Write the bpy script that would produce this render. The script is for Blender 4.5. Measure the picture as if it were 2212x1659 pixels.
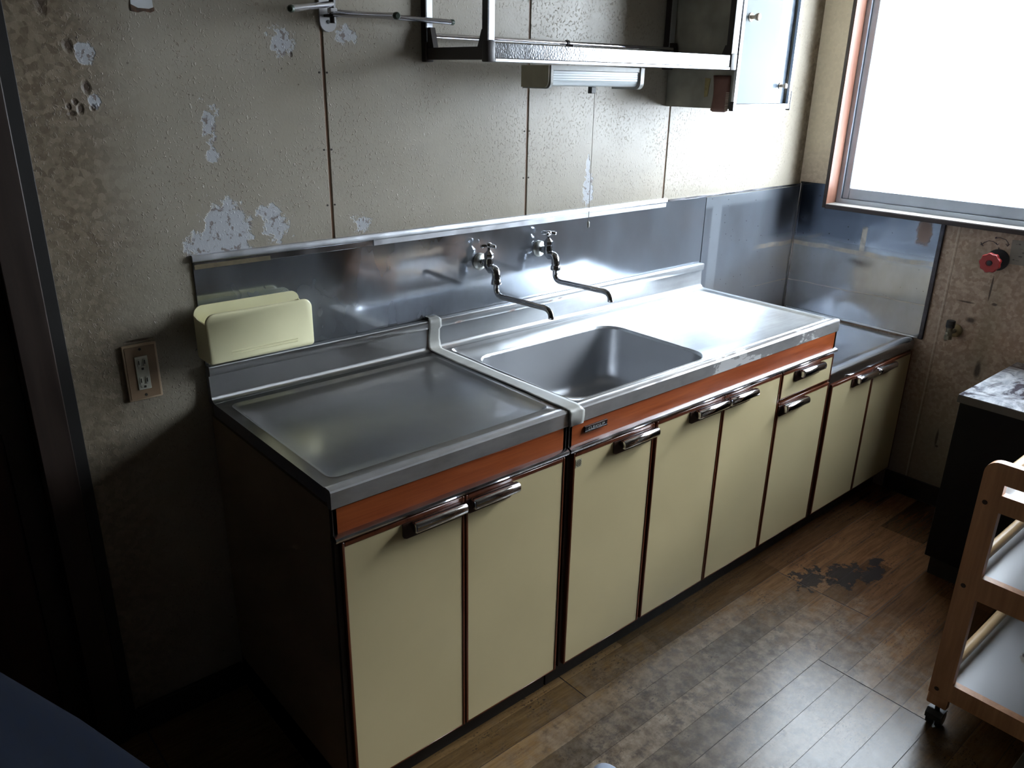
import bpy, bmesh, math, random
from mathutils import Vector, Matrix
PI = math.pi
random.seed(7)
for o in list(bpy.data.objects): bpy.data.objects.remove(o)
SC = bpy.context.scene
C = SC.collection

# ------------------------------------------------------------------ camera
cam_d = bpy.data.cameras.new('camera'); cam = bpy.data.objects.new('camera', cam_d); C.objects.link(cam)
YAW, PITCH, ROLL = 0.718951, 0.364512, 0.019476
_f = Vector((math.sin(YAW)*math.cos(PITCH), math.cos(YAW)*math.cos(PITCH), -math.sin(PITCH)))
_r = Vector((math.cos(YAW), -math.sin(YAW), 0)); _u = _r.cross(_f)
_r2 = math.cos(ROLL)*_r + math.sin(ROLL)*_u; _u2 = -math.sin(ROLL)*_r + math.cos(ROLL)*_u
cam.matrix_world = Matrix(((_r2.x, _u2.x, -_f.x, -0.592994), (_r2.y, _u2.y, -_f.y, -1.722636), (_r2.z, _u2.z, -_f.z, 1.497489), (0, 0, 0, 1)))
cam_d.sensor_width = 36.0; cam_d.sensor_fit = 'HORIZONTAL'; cam_d.lens = 1735.43/2212*36
cam_d.clip_start = 0.02
SC.camera = cam

# ------------------------------------------------------------------ world, light, exposure
SKY = 29.0
w = bpy.data.worlds.new('sky'); SC.world = w; w.use_nodes = True
nt = w.node_tree; nt.nodes.clear()
wo = nt.nodes.new('ShaderNodeOutputWorld'); bg = nt.nodes.new('ShaderNodeBackground')
tc = nt.nodes.new('ShaderNodeTexCoord'); sx = nt.nodes.new('ShaderNodeSeparateXYZ'); mr = nt.nodes.new('ShaderNodeMapRange')
mx = nt.nodes.new('ShaderNodeMix'); mx.data_type = 'RGBA'
mr.inputs['From Min'].default_value = -0.25; mr.inputs['From Max'].default_value = 0.05
nt.links.new(tc.outputs['Generated'], sx.inputs[0]); nt.links.new(sx.outputs['Z'], mr.inputs['Value'])
nt.links.new(mr.outputs[0], mx.inputs[0])
mx.inputs[6].default_value = (0.34, 0.35, 0.36, 1); mx.inputs[7].default_value = (0.86, 0.93, 1.0, 1)   # pale ground below, overcast sky above
nt.links.new(mx.outputs[2], bg.inputs['Color']); bg.inputs['Strength'].default_value = SKY
nt.links.new(bg.outputs[0], wo.inputs['Surface'])
pl = bpy.data.lights.new('window_daylight', 'AREA'); pl.shape = 'RECTANGLE'; pl.size = 1.09; pl.size_y = 1.68
pl.cycles.is_portal = True
po = bpy.data.objects.new('window_daylight', pl); C.objects.link(po)
po.location = (2.56, -0.97, 1.59); po.rotation_euler = (0, PI/2, 0)
sl = bpy.data.lights.new('veiled_sun', 'SUN'); sl.energy = 6.0; sl.angle = math.radians(11); sl.color = (1.0, 0.98, 0.95)
so_ = bpy.data.objects.new('veiled_sun', sl); C.objects.link(so_)
so_.rotation_euler = Vector((-1.0, 0.30, -0.62)).to_track_quat('-Z', 'Y').to_euler(); so_.location = (5, -1.5, 4)
SC.view_settings.view_transform = 'Standard'; SC.view_settings.look = 'None'
SC.view_settings.gamma = 1.0; SC.view_settings.use_curve_mapping = False
SC.view_settings.exposure = 0.0
SC.cycles.caustics_refractive = False
SC.cycles.sample_clamp_indirect = 0.0

# ------------------------------------------------------------------ material helpers
class NB:
    def __init__(s, name):
        s.m = bpy.data.materials.new(name); s.m.use_nodes = True
        s.t = s.m.node_tree; s.t.nodes.clear()
        s.out = s.t.nodes.new('ShaderNodeOutputMaterial')
        s.b = s.t.nodes.new('ShaderNodeBsdfPrincipled'); s.t.links.new(s.b.outputs[0], s.out.inputs[0])
        g = s.t.nodes.new('ShaderNodeNewGeometry'); s.pos = g.outputs['Position']
        s._oc = None
    @property
    def objc(s):
        if s._oc is None: s._oc = s.t.nodes.new('ShaderNodeTexCoord').outputs['Object']
        return s._oc
    def put(s, sock, v):
        if v is None: return
        if hasattr(v, 'links') or isinstance(v, bpy.types.NodeSocket): s.t.links.new(v, sock)
        elif isinstance(v, (tuple, list)):
            d = sock.default_value
            sock.default_value = tuple(v) if len(d) == len(v) else (tuple(v)+(1,))
        else: sock.default_value = v
    def set(s, **k):
        for n, v in k.items(): s.put(s.b.inputs[n.replace('_', ' ')], v)
    def math(s, op, a, b=0.0, clamp=False):
        n = s.t.nodes.new('ShaderNodeMath'); n.operation = op; n.use_clamp = clamp
        s.put(n.inputs[0], a); s.put(n.inputs[1], b); return n.outputs[0]
    def mix(s, f, a, b, bt='MIX'):
        n = s.t.nodes.new('ShaderNodeMix'); n.data_type = 'RGBA'; n.blend_type = bt
        s.put(n.inputs[0], f); s.put(n.inputs[6], a); s.put(n.inputs[7], b); return n.outputs[2]
    def rng(s, v, a, b, c=0.0, d=1.0, smooth=False):
        n = s.t.nodes.new('ShaderNodeMapRange'); n.clamp = True
        if smooth: n.interpolation_type = 'SMOOTHSTEP'
        s.put(n.inputs['Value'], v)
        for k, x in (('From Min', a), ('From Max', b), ('To Min', c), ('To Max', d)): s.put(n.inputs[k], x)
        return n.outputs[0]
    def scale(s, vec, sc):
        n = s.t.nodes.new('ShaderNodeMapping'); n.inputs['Scale'].default_value = sc; s.t.links.new(vec, n.inputs['Vector']); return n.outputs[0]
    def noise(s, vec, scale, detail=3.0, rough=0.55, dist=0.0, col=False):
        n = s.t.nodes.new('ShaderNodeTexNoise'); s.t.links.new(vec, n.inputs['Vector'])
        n.inputs['Scale'].default_value = scale; n.inputs['Detail'].default_value = detail
        n.inputs['Roughness'].default_value = rough; n.inputs['Distortion'].default_value = dist
        return n.outputs['Color' if col else 0]
    def voro(s, vec, scale, feature='F1', out='Distance'):
        n = s.t.nodes.new('ShaderNodeTexVoronoi'); n.feature = feature; s.t.links.new(vec, n.inputs['Vector'])
        n.inputs['Scale'].default_value = scale; return n.outputs[out]
    def wave(s, vec, scale, dist=2.0, direction='X', detail=2.0):
        n = s.t.nodes.new('ShaderNodeTexWave'); n.bands_direction = direction; s.t.links.new(vec, n.inputs['Vector'])
        n.inputs['Scale'].default_value = scale; n.inputs['Distortion'].default_value = dist; n.inputs['Detail'].default_value = detail
        return n.outputs['Fac']
    def xyz(s, vec):
        n = s.t.nodes.new('ShaderNodeSeparateXYZ'); s.t.links.new(vec, n.inputs[0]); return n.outputs
    def blob(s, c, rad, soft=0.4, nz=None, amp=0.0):
        """soft mask round a point: c and rad are 3-vectors in metres"""
        n = s.t.nodes.new('ShaderNodeVectorMath'); n.operation = 'SUBTRACT'; s.t.links.new(s.pos, n.inputs[0]); n.inputs[1].default_value = c
        k = s.t.nodes.new('ShaderNodeVectorMath'); k.operation = 'DIVIDE'; s.t.links.new(n.outputs[0], k.inputs[0]); k.inputs[1].default_value = rad
        l = s.t.nodes.new('ShaderNodeVectorMath'); l.operation = 'LENGTH'; s.t.links.new(k.outputs[0], l.inputs[0])
        d = l.outputs['Value']
        if nz is not None: d = s.math('ADD', d, s.math('MULTIPLY', s.math('SUBTRACT', nz, 0.5), amp))
        return s.rng(d, 1.0-soft, 1.0+soft*0.2, 1.0, 0.0)
    def most(s, ms):
        r = ms[0]
        for m in ms[1:]: r = s.math('MAXIMUM', r, m)
        return r
    def bump(s, h, strength=0.3, dist=0.002):
        n = s.t.nodes.new('ShaderNodeBump'); n.inputs['Strength'].default_value = strength; n.inputs['Distance'].default_value = dist
        s.put(n.inputs['Height'], h); s.t.links.new(n.outputs[0], s.b.inputs['Normal'])

def plain(name, col, rough=0.5, metal=0.0, var=0.08, scale=30.0, spec=None, bump=0.0):
    """one colour with a little dirt and unevenness"""
    b = NB(name); n = b.noise(b.objc, scale, 3)
    d = tuple(c*(1-var*2.2) for c in col); lo, hi = max(0.02, rough-0.06), rough+0.06
    if lo < 0.285 < hi: lo, hi = (0.29, max(hi, 0.33)) if rough > 0.24 else (lo, 0.265)
    b.set(Base_Color=b.mix(b.rng(n, 0.35, 0.7), d, col), Roughness=b.rng(n, 0.3, 0.7, lo, hi), Metallic=metal)
    if spec is not None: b.set(Specular_IOR_Level=spec)
    if bump: b.bump(n, bump, 0.001)
    return b.m

def wood(name, c1, c2, rough=0.4, axis='X', scale=1.0, coat=0.0, spec=0.5):
    b = NB(name)
    st = {'X': (1.5, 22, 22), 'Y': (22, 1.5, 22), 'Z': (22, 22, 1.5)}[axis]
    v = b.scale(b.objc, tuple(k*scale for k in st))
    n = b.noise(v, 2.0, 5, 0.6, 0.6); n2 = b.noise(v, 9.0, 3)
    f = b.math('ADD', b.math('MULTIPLY', n, 0.75), b.math('MULTIPLY', n2, 0.25))
    b.set(Base_Color=b.mix(b.rng(f, 0.35, 0.65), c1, c2), Roughness=b.rng(f, 0.3, 0.7, rough-0.05, rough+0.08), Coat_Weight=coat, Coat_Roughness=0.2, Specular_IOR_Level=spec)
    b.bump(f, 0.12, 0.0006)
    return b.m

MAT = {}
def steel(name, base=(0.60, 0.61, 0.63), r0=0.20, r1=0.40, smudge=6.0, brush=None, extra=None, wav=0.0, grain=None):
    b = NB(name)
    n1 = b.noise(b.objc, smudge, 4, 0.5); n2 = b.noise(b.objc, 70.0, 3); 
    f = b.math('ADD', b.math('MULTIPLY', n1, 0.75), b.math('MULTIPLY', n2, 0.25))
    r = b.rng(f, 0.25, 0.75, r0, r1)
    col = b.mix(b.rng(n1, 0.35, 0.7), base, tuple(c*0.86 for c in base))
    if brush:
        v = b.scale(b.objc, brush); g = b.noise(v, 3.0, 3)
        r = b.math('ADD', r, b.math('MULTIPLY', b.math('SUBTRACT', g, 0.5), 0.12))
    met = 1.0
    if extra: col, r, met = extra(b, col, r)
    b.set(Base_Color=col, Roughness=r, Metallic=met)
    if grain:
        # fine lengthwise brushing: a second, broad lobe spread across the grain
        g = b.t.nodes.new('ShaderNodeNewGeometry'); cr = b.t.nodes.new('ShaderNodeVectorMath'); cr.operation = 'CROSS_PRODUCT'
        b.t.links.new(g.outputs['Normal'], cr.inputs[0]); cr.inputs[1].default_value = (1, 0, 0)
        an = b.t.nodes.new('ShaderNodeBsdfAnisotropic'); an.distribution = 'GGX'
        b.put(an.inputs['Color'], col); an.inputs['Roughness'].default_value = grain[1]; an.inputs['Anisotropy'].default_value = grain[2]
        b.t.links.new(cr.outputs[0], an.inputs['Tangent'])
        mxs = b.t.nodes.new('ShaderNodeMixShader'); b.put(mxs.inputs[0], grain[0](b) if callable(grain[0]) else grain[0])
        b.t.links.new(b.b.outputs[0], mxs.inputs[1]); b.t.links.new(an.outputs[0], mxs.inputs[2]); b.t.links.new(mxs.outputs[0], b.out.inputs[0])
    if wav: b.bump(b.noise(b.objc, 7.0, 1.5), wav, 0.02)
    return b.m

def _rust(b, col, r):
    nz = b.noise(b.pos, 40, 4)
    pts = [((0.889, -0.02, 0.864), (0.022, 0.03, 0.008)), ((0.695, -0.02, 0.866), (0.02, 0.03, 0.007)), ((0.62, -0.02, 0.885), (0.02, 0.03, 0.006)),
           ((1.04, -0.02, 0.87), (0.016, 0.03, 0.004)), ((1.08, -0.02, 0.872), (0.014, 0.03, 0.003)), ((0.66, -0.03, 0.806), (0.05, 0.012, 0.006)),
           ((0.60, -0.50, 0.80), (0.022, 0.05, 0.02)), ((0.595, -0.02, 0.83), (0.004, 0.05, 0.06)), ((0.95, -0.01, 0.888), (0.07, 0.006, 0.006))]
    m = b.most([b.blob(p, q, 0.7, nz, 1.3) for p, q in pts])
    m = b.math('MULTIPLY', m, 0.75)
    col = b.mix(m, col, (0.24, 0.10, 0.04)); r = b.math('MAXIMUM', r, b.math('MULTIPLY', m, 0.7))
    return col, r, b.math('SUBTRACT', 1.0, b.math('MULTIPLY', m, 0.8))
def _film_glow(b, col, r):
    """lime film and dried splashes on the splash back, with window glow painted in"""
    n = b.noise(b.scale(b.pos, (1.0, 1.0, 0.55)), 5.0, 4, 0.55); sp = b.voro(b.pos, 85.0)
    m = b.rng(n, 0.40, 0.80); d = b.rng(sp, 0.10, 0.04)
    keep = b.rng(b.noise(b.pos, 9.0, 2), 0.50, 0.58); d = b.math('MULTIPLY', d, keep)
    x = b.xyz(b.pos)[0]; f = b.math('MAXIMUM', b.math('ADD', b.math('MULTIPLY', m, 0.45), b.rng(x, 0.6, 1.5, 0.0, 0.42)), b.math('MULTIPLY', d, 0.5))  # film whitens towards the window: its glow on the steel, painted in
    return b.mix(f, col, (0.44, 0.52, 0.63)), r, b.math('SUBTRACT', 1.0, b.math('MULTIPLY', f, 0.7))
def _greasy(b, col, r):
    """grease, burnt spots and brown stains round the gas hob, a pale strip and a dark blue top"""
    c0 = col; r0 = r; col, r, me = _film_glow(b, col, r)
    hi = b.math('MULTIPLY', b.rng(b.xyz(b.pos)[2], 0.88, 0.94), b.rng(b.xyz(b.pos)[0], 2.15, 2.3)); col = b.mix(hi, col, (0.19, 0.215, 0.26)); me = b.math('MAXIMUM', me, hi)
    xx = b.xyz(b.pos)[0]; zz = b.xyz(b.pos)[2]
    pale_strip = b.math('MULTIPLY', b.math('MAXIMUM', b.rng(b.math('ABSOLUTE', b.math('SUBTRACT', xx, 1.872)), 0.032, 0.024), b.rng(zz, 1.072, 1.085)), b.math('MULTIPLY', b.rng(xx, 2.25, 2.12), 0.5))
    col = b.mix(pale_strip, col, (0.58, 0.64, 0.70)); me = b.math('MULTIPLY', me, b.math('SUBTRACT', 1.0, b.math('MULTIPLY', pale_strip, 0.7)))  # paler upright strip and top band on the hob sheet
    nz = b.noise(b.pos, 30, 5)
    sm = b.math('MULTIPLY', b.blob((2.41, -0.30, 0.86), (0.2, 0.05, 0.022), 0.95, nz, 1.6), 0.8)
    br = b.math('MULTIPLY', b.blob((2.41, -0.515, 1.005), (0.2, 0.03, 0.05), 0.3, nz, 1.2), 0.8)
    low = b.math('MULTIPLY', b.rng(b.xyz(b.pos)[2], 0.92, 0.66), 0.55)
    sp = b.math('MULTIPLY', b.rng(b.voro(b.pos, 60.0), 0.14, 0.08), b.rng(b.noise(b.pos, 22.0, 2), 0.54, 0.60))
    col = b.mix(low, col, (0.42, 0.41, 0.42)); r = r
    col = b.mix(b.math('MAXIMUM', sm, b.math('MULTIPLY', sp, 0.9)), col, (0.05, 0.038, 0.03)); col = b.mix(br, col, (0.17, 0.09, 0.05))
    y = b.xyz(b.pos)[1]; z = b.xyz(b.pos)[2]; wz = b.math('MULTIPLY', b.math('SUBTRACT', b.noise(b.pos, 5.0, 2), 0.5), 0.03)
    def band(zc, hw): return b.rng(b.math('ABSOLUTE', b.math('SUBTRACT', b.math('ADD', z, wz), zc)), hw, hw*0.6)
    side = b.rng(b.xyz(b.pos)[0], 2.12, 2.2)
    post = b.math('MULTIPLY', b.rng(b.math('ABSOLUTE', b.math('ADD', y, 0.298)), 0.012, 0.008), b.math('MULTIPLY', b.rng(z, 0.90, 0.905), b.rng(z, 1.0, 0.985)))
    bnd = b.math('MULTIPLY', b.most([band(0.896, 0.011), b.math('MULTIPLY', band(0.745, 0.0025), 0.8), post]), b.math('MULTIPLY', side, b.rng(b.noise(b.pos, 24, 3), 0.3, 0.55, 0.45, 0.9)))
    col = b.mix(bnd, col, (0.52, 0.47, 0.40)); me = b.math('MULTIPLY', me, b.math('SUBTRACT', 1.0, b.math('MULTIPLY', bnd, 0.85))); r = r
    k = b.most([sm, br, sp])
    return col, r, b.math('MULTIPLY', me, b.math('SUBTRACT', 1.0, b.math('MULTIPLY', k, 0.8)))

def _scale_glow(b, col, r):
    """the sink top is scoured dull and covered in lime scale, thinner at the front edge, with window glow painted in"""
    col, r, me = _rust(b, col, r)
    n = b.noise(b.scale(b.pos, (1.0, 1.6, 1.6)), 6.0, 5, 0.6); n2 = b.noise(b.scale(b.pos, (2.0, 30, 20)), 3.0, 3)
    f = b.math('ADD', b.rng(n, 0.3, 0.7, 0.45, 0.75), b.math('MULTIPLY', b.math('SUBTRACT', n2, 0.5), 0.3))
    f = b.math('MULTIPLY', b.math('MULTIPLY', f, b.rng(b.xyz(b.pos)[0], 0.68, 1.12, 0.22, 1.0)), b.rng(b.xyz(b.pos)[1], -0.545, -0.50, 0.35, 1.0), True)  # whiter towards the window, painting its glow into the scale; weaker at the front
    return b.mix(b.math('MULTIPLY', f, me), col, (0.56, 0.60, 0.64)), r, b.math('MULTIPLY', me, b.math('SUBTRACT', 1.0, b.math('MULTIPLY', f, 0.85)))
MAT['sinktop'] = steel('sink_top_steel', (0.60, 0.61, 0.62), 0.14, 0.25, 5.0, None, _scale_glow, 0.0, (0.25, 0.6, 0.85))
MAT['counter'] = steel('counter_steel', (0.60, 0.60, 0.60), 0.15, 0.25, 5.0, None, _rust, 0.0, (0.6, 0.55, 0.88))
def _dull(b, col, r):
    n = b.noise(b.pos, 9.0, 4); f = b.rng(n, 0.3, 0.7, 0.45, 0.65)
    return b.mix(f, col, (0.42, 0.44, 0.47)), r, b.math('SUBTRACT', 1.0, b.math('MULTIPLY', f, 0.9))
MAT['bowl'] = steel('bowl_steel', (0.46, 0.47, 0.49), 0.30, 0.36, 4.0, None, _dull, 0.0, (0.15, 0.5, 0.6))
MAT['splash'] = steel('splash_steel', (0.56, 0.59, 0.64), 0.05, 0.14, 6.0, None, _film_glow, 0.06, (lambda b: b.rng(b.xyz(b.pos)[0], 0.5, 1.5, 0.14, 0.62), 0.60, 0.85))
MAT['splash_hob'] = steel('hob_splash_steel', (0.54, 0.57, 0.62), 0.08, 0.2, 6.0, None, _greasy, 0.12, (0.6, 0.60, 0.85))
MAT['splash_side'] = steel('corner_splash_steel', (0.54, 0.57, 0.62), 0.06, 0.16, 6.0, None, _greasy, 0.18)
MAT['hob_top'] = steel('hob_counter_steel', (0.52, 0.54, 0.57), 0.10, 0.2, 7.0, None, None, 0.12, (0.2, 0.45, 0.8))
def _tarnish_glint(b, col, r):
    n = b.noise(b.scale(b.pos, (1, 1, 2.5)), 16.0, 4, 0.6); n2 = b.noise(b.scale(b.pos, (1.0, 1, 2.0)), 5.0, 5, 0.7)
    f = b.rng(n, 0.3, 0.7, 0.35, 0.62); glint = b.math('MULTIPLY', b.rng(n2, 0.56, 0.60), b.rng(b.xyz(b.pos)[0], 0.62, 0.70))  # pale patches paint the bright reflections on the sink unit's lip, over real tarnish
    return b.mix(glint, b.mix(f, col, (0.40, 0.38, 0.37)), (0.68, 0.68, 0.68)), r, b.math('SUBTRACT', 1.0, b.math('MAXIMUM', f, b.math('MULTIPLY', glint, 0.9)))
MAT['lip'] = steel('lip_steel', (0.56, 0.56, 0.58), 0.10, 0.22, 12.0, None, _tarnish_glint, 0.30, (0.25, 0.5, 0.75))
MAT['chrome'] = plain('chrome', (0.72, 0.72, 0.76), 0.10, 1.0, 0.05, 20)
MAT['chrome_dull'] = plain('dull_chrome', (0.56, 0.56, 0.60), 0.2, 1.0, 0.08, 20)
MAT['aluminium'] = plain('aluminium', (0.66, 0.68, 0.72), 0.35, 1.0, 0.06, 20)
MAT['sash'] = plain('sash_aluminium', (0.42, 0.46, 0.52), 0.4, 0.5, 0.05, 20)
MAT['cream'] = plain('cream_laminate', (0.504, 0.427, 0.248), 0.36, 0.0, 0.03, 6)
MAT['trimwood'] = wood('red_brown_edge', (0.054, 0.012, 0.004), (0.114, 0.031, 0.010), 0.32, 'Z')
MAT['fascia'] = wood('red_brown_fascia', (0.21, 0.042, 0.010), (0.35, 0.085, 0.022), 0.40, 'X', 1.0, 0.0, 0.22)
MAT['plate'] = plain('brown_plastic', (0.033, 0.014, 0.010), 0.35, 0, 0.05)
MAT['body'] = plain('cabinet_side', (0.288, 0.216, 0.132), 0.5, 0, 0.12, 5)
MAT['darkwood'] = wood('dark_wood', (0.018, 0.010, 0.007), (0.033, 0.019, 0.013), 0.5, 'Z')
MAT['kick'] = plain('kick_board', (0.012, 0.010, 0.009), 0.6)
MAT['gap'] = plain('dark_gap', (0.02, 0.01, 0.007), 0.6)

def wall_mat(name, back):
    b = NB(name); p = b.pos; x, y, z = b.xyz(p)
    n_low = b.noise(p, 2.2, 4); n_mid = b.noise(p, 14, 4)
    warp = b.noise(p, 60, 2, col=True)
    vv = b.t.nodes.new('ShaderNodeVectorMath'); vv.operation = 'MULTIPLY_ADD'; b.t.links.new(warp, vv.inputs[0]); vv.inputs[1].default_value = (0.012,)*3; b.t.links.new(p, vv.inputs[2])
    leaf = b.voro(vv.outputs[0], 82.0, 'F1', 'Color'); lv = b.xyz(leaf)[0]
    leafn = b.noise(p, 75, 3)
    lf = b.rng(b.math('ADD', b.math('MULTIPLY', lv, 0.5), b.math('MULTIPLY', leafn, 0.8)), 0.45, 0.95)
    paper = b.mix(lf, (0.150, 0.111, 0.072), (0.276, 0.222, 0.156)) if back else b.mix(lf, (0.33, 0.235, 0.175), (0.50, 0.39, 0.30))
    if back:
        smooth = b.mix(b.rng(n_low, 0.3, 0.7), (0.300, 0.264, 0.208), (0.372, 0.335, 0.275))
        smooth = b.mix(b.math('MULTIPLY', b.rng(n_mid, 0.5, 0.8), 0.25), smooth, (0.228, 0.204, 0.174))
        xm = b.math('ADD', x, b.math('MULTIPLY', b.math('SUBTRACT', n_mid, 0.5), 0.12))
        zm = b.math('MULTIPLY', b.math('SUBTRACT', z, 1.0), 0.04)
        pm = b.math('MAXIMUM', b.rng(b.math('SUBTRACT', xm, zm), -0.06, -0.20), b.rng(xm, 2.32, 2.41))
        col = b.mix(pm, smooth, paper)
        # flaking paint: small curled chips
        fl = b.noise(b.scale(p, (1.15, 1, 0.85)), 150, 2, 0.5, 0.7)
        where = b.rng(b.noise(p, 6.5, 3), 0.38, 0.60, 0.05, 1.0)
        chip = b.math('MULTIPLY', b.rng(fl, 0.60, 0.68), where)
        edge = b.math('MULTIPLY', b.math('MULTIPLY', b.rng(fl, 0.56, 0.62), b.rng(fl, 0.70, 0.64)), where)
        low = b.rng(b.math('ADD', z, b.math('MULTIPLY', n_mid, 0.08)), 1.23, 1.15)
        col = b.mix(b.math('MULTIPLY', edge, 0.75), col, (0.20, 0.165, 0.13))
        col = b.mix(b.math('MULTIPLY', low, 0.35), col, (0.198, 0.174, 0.126))
        sp = b.math('MULTIPLY', b.rng(b.voro(p, 55), 0.13, 0.07), b.rng(b.noise(p, 17, 2), 0.57, 0.62))
        col = b.mix(b.math('MULTIPLY', sp, 0.8), col, (0.09, 0.07, 0.055))
        # bare white patches where the paint came off
        nz = b.noise(p, 48, 5, 0.65)
        bl = [((0.085, 0, 1.175), (0.055, 9, 0.065), 0.5, 1.5), ((0.05, 0, 1.145), (0.06, 9, 0.04), 0.5, 1.6), ((0.185, 0, 1.205), (0.03, 9, 0.018), 0.6, 1.9), ((0.20, 0, 1.17), (0.05, 9, 0.05), 0.8, 3.0),
              ((0.245, 0, 1.56), (0.045, 9, 0.045), 0.8, 3.2), ((0.40, 0, 1.58), (0.04, 9, 0.03), 0.8, 3.0), ((0.07, 0, 1.335), (0.016, 9, 0.014), 0.6, 2.0), ((0.07, 0, 1.40), (0.026, 9, 0.05), 0.8, 4.6),
              ((1.205, 0, 1.185), (0.022, 9, 0.05), 0.6, 1.8), ((1.20, 0, 1.25), (0.014, 9, 0.05), 0.6, 2.2), ((0.42, 0, 1.16), (0.04, 9, 0.03), 0.8, 3.2), ((-0.145, 0, 1.525), (0.016, 9, 0.02), 0.7, 1.6), ((-0.14, 0, 1.44), (0.012, 9, 0.014), 0.7, 1.2)]
        wm = b.most([b.blob(c, tuple(k*(0.62 if a > 2.1 else 1.0) for k in r), s_*0.25, nz, a*1.3) for c, r, s_, a in bl])
        rm = b.math('MULTIPLY', b.math('MULTIPLY', wm, b.rng(b.noise(p, 70, 3), 0.56, 0.62)), 0.8)
        col = b.mix(b.math('MULTIPLY', wm, 0.95), col, (0.444, 0.456, 0.480)); col = b.mix(rm, col, (0.156, 0.114, 0.090))
        holes = [((-0.172, 0, 1.537), (0.009, 9, 0.014)), ((-0.152, 0, 1.466), (0.009, 9, 0.013)), ((-0.175, 0, 1.44), (0.006, 9, 0.007)), ((-0.187, 0, 1.432), (0.005, 9, 0.007)), ((-0.168, 0, 1.428), (0.007, 9, 0.011)), ((-0.183, 0, 1.42), (0.008, 9, 0.006)), ((-0.146, 0, 1.43), (0.006, 9, 0.007)),
                 ((0.265, 0, 1.535), (0.004, 9, 0.007)), ((-0.205, 0, 1.625), (0.012, 9, 0.04)), ((-0.13, 0, 0.968), (0.03, 9, 0.003))]
        hm = b.most([b.blob(c, r, 0.5, nz, 0.9) for c, r in holes])
        col = b.mix(b.math('MULTIPLY', hm, 0.85), col, (0.06, 0.038, 0.025))
        h = b.math('ADD', b.math('MULTIPLY', chip, 1.0), b.math('MULTIPLY', b.noise(p, 160, 2), 0.22))
        h = b.math('SUBTRACT', h, b.math('ADD', b.math('MULTIPLY', wm, 0.9), b.math('MULTIPLY', hm, 2.0)))
        h = b.math('ADD', h, b.math('MULTIPLY', b.math('MULTIPLY', low, nz), 1.2))
        b.set(Base_Color=col, Roughness=b.math('ADD', b.rng(n_mid, 0.3, 0.7, 0.30, 0.38), b.math('MULTIPLY', pm, 0.15)), Specular_IOR_Level=0.38); b.bump(h, 0.8, 0.0012)
    else:
        col = paper
        nz = b.noise(p, 26, 4)
        yel = b.math('MULTIPLY', b.blob((2.41, -0.785, 0.68), (1, 0.04, 0.34), 0.9, nz, 1.0), 0.45); yel2 = b.math('MULTIPLY', b.blob((2.41, -0.71, 0.94), (1, 0.06, 0.06), 0.9, nz, 0.8), 0.4)
        col = b.mix(b.math('MAXIMUM', yel, yel2), col, (0.252, 0.216, 0.144))
        up = b.rng(z, 1.05, 1.3); col = b.mix(b.math('MULTIPLY', up, 0.65), col, (0.84, 0.75, 0.57))  # upper wall coloured paler in place of light bounced off the back wall
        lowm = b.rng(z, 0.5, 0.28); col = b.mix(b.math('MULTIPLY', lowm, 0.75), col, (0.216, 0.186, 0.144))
        dk = b.most([b.blob((2.41, -0.768, 0.852), (1, 0.0035, 0.05), 0.3), b.blob((2.41, -0.785, 0.56), (1, 0.011, 0.035), 0.5, nz, 0.9), b.blob((2.41, -0.79, 0.80), (1, 0.010, 0.006), 0.4, nz, 0.7),
                     b.blob((2.41, -0.704, 0.265), (1, 0.005, 0.04), 0.5, nz, 0.6), b.blob((2.41, -0.71, 0.235), (1, 0.006, 0.005), 0.3), b.blob((2.41, -0.70, 0.79), (1, 0.03, 0.004), 0.5, nz, 1.2), b.blob((2.41, -0.73, 0.73), (1, 0.02, 0.012), 0.7, nz, 2.0),
                     b.blob((2.41, -0.66, 0.64), (1, 0.008, 0.006), 0.6, nz, 1.0)])
        col = b.mix(b.math('MULTIPLY', dk, 0.85), col, (0.045, 0.03, 0.022))
        ln = b.math('MULTIPLY', b.rng(b.math('ABSOLUTE', b.math('ADD', y, 0.625)), 0.0025, 0.001), 0.5)
        ln2 = b.math('MULTIPLY', b.rng(b.math('ABSOLUTE', b.math('ADD', y, 0.632)), 0.002, 0.001), 0.5)
        col = b.mix(ln, col, (0.62, 0.55, 0.45)); col = b.mix(ln2, col, (0.10, 0.07, 0.05))
        b.set(Base_Color=col, Roughness=0.6); b.bump(b.math('ADD', lf, b.noise(p, 160, 2)), 0.35, 0.001)
    return b.m
MAT['wall_back'] = wall_mat('flaking_wall', True)
MAT['wall_paper'] = wall_mat('leaf_wallpaper', False)

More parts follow.
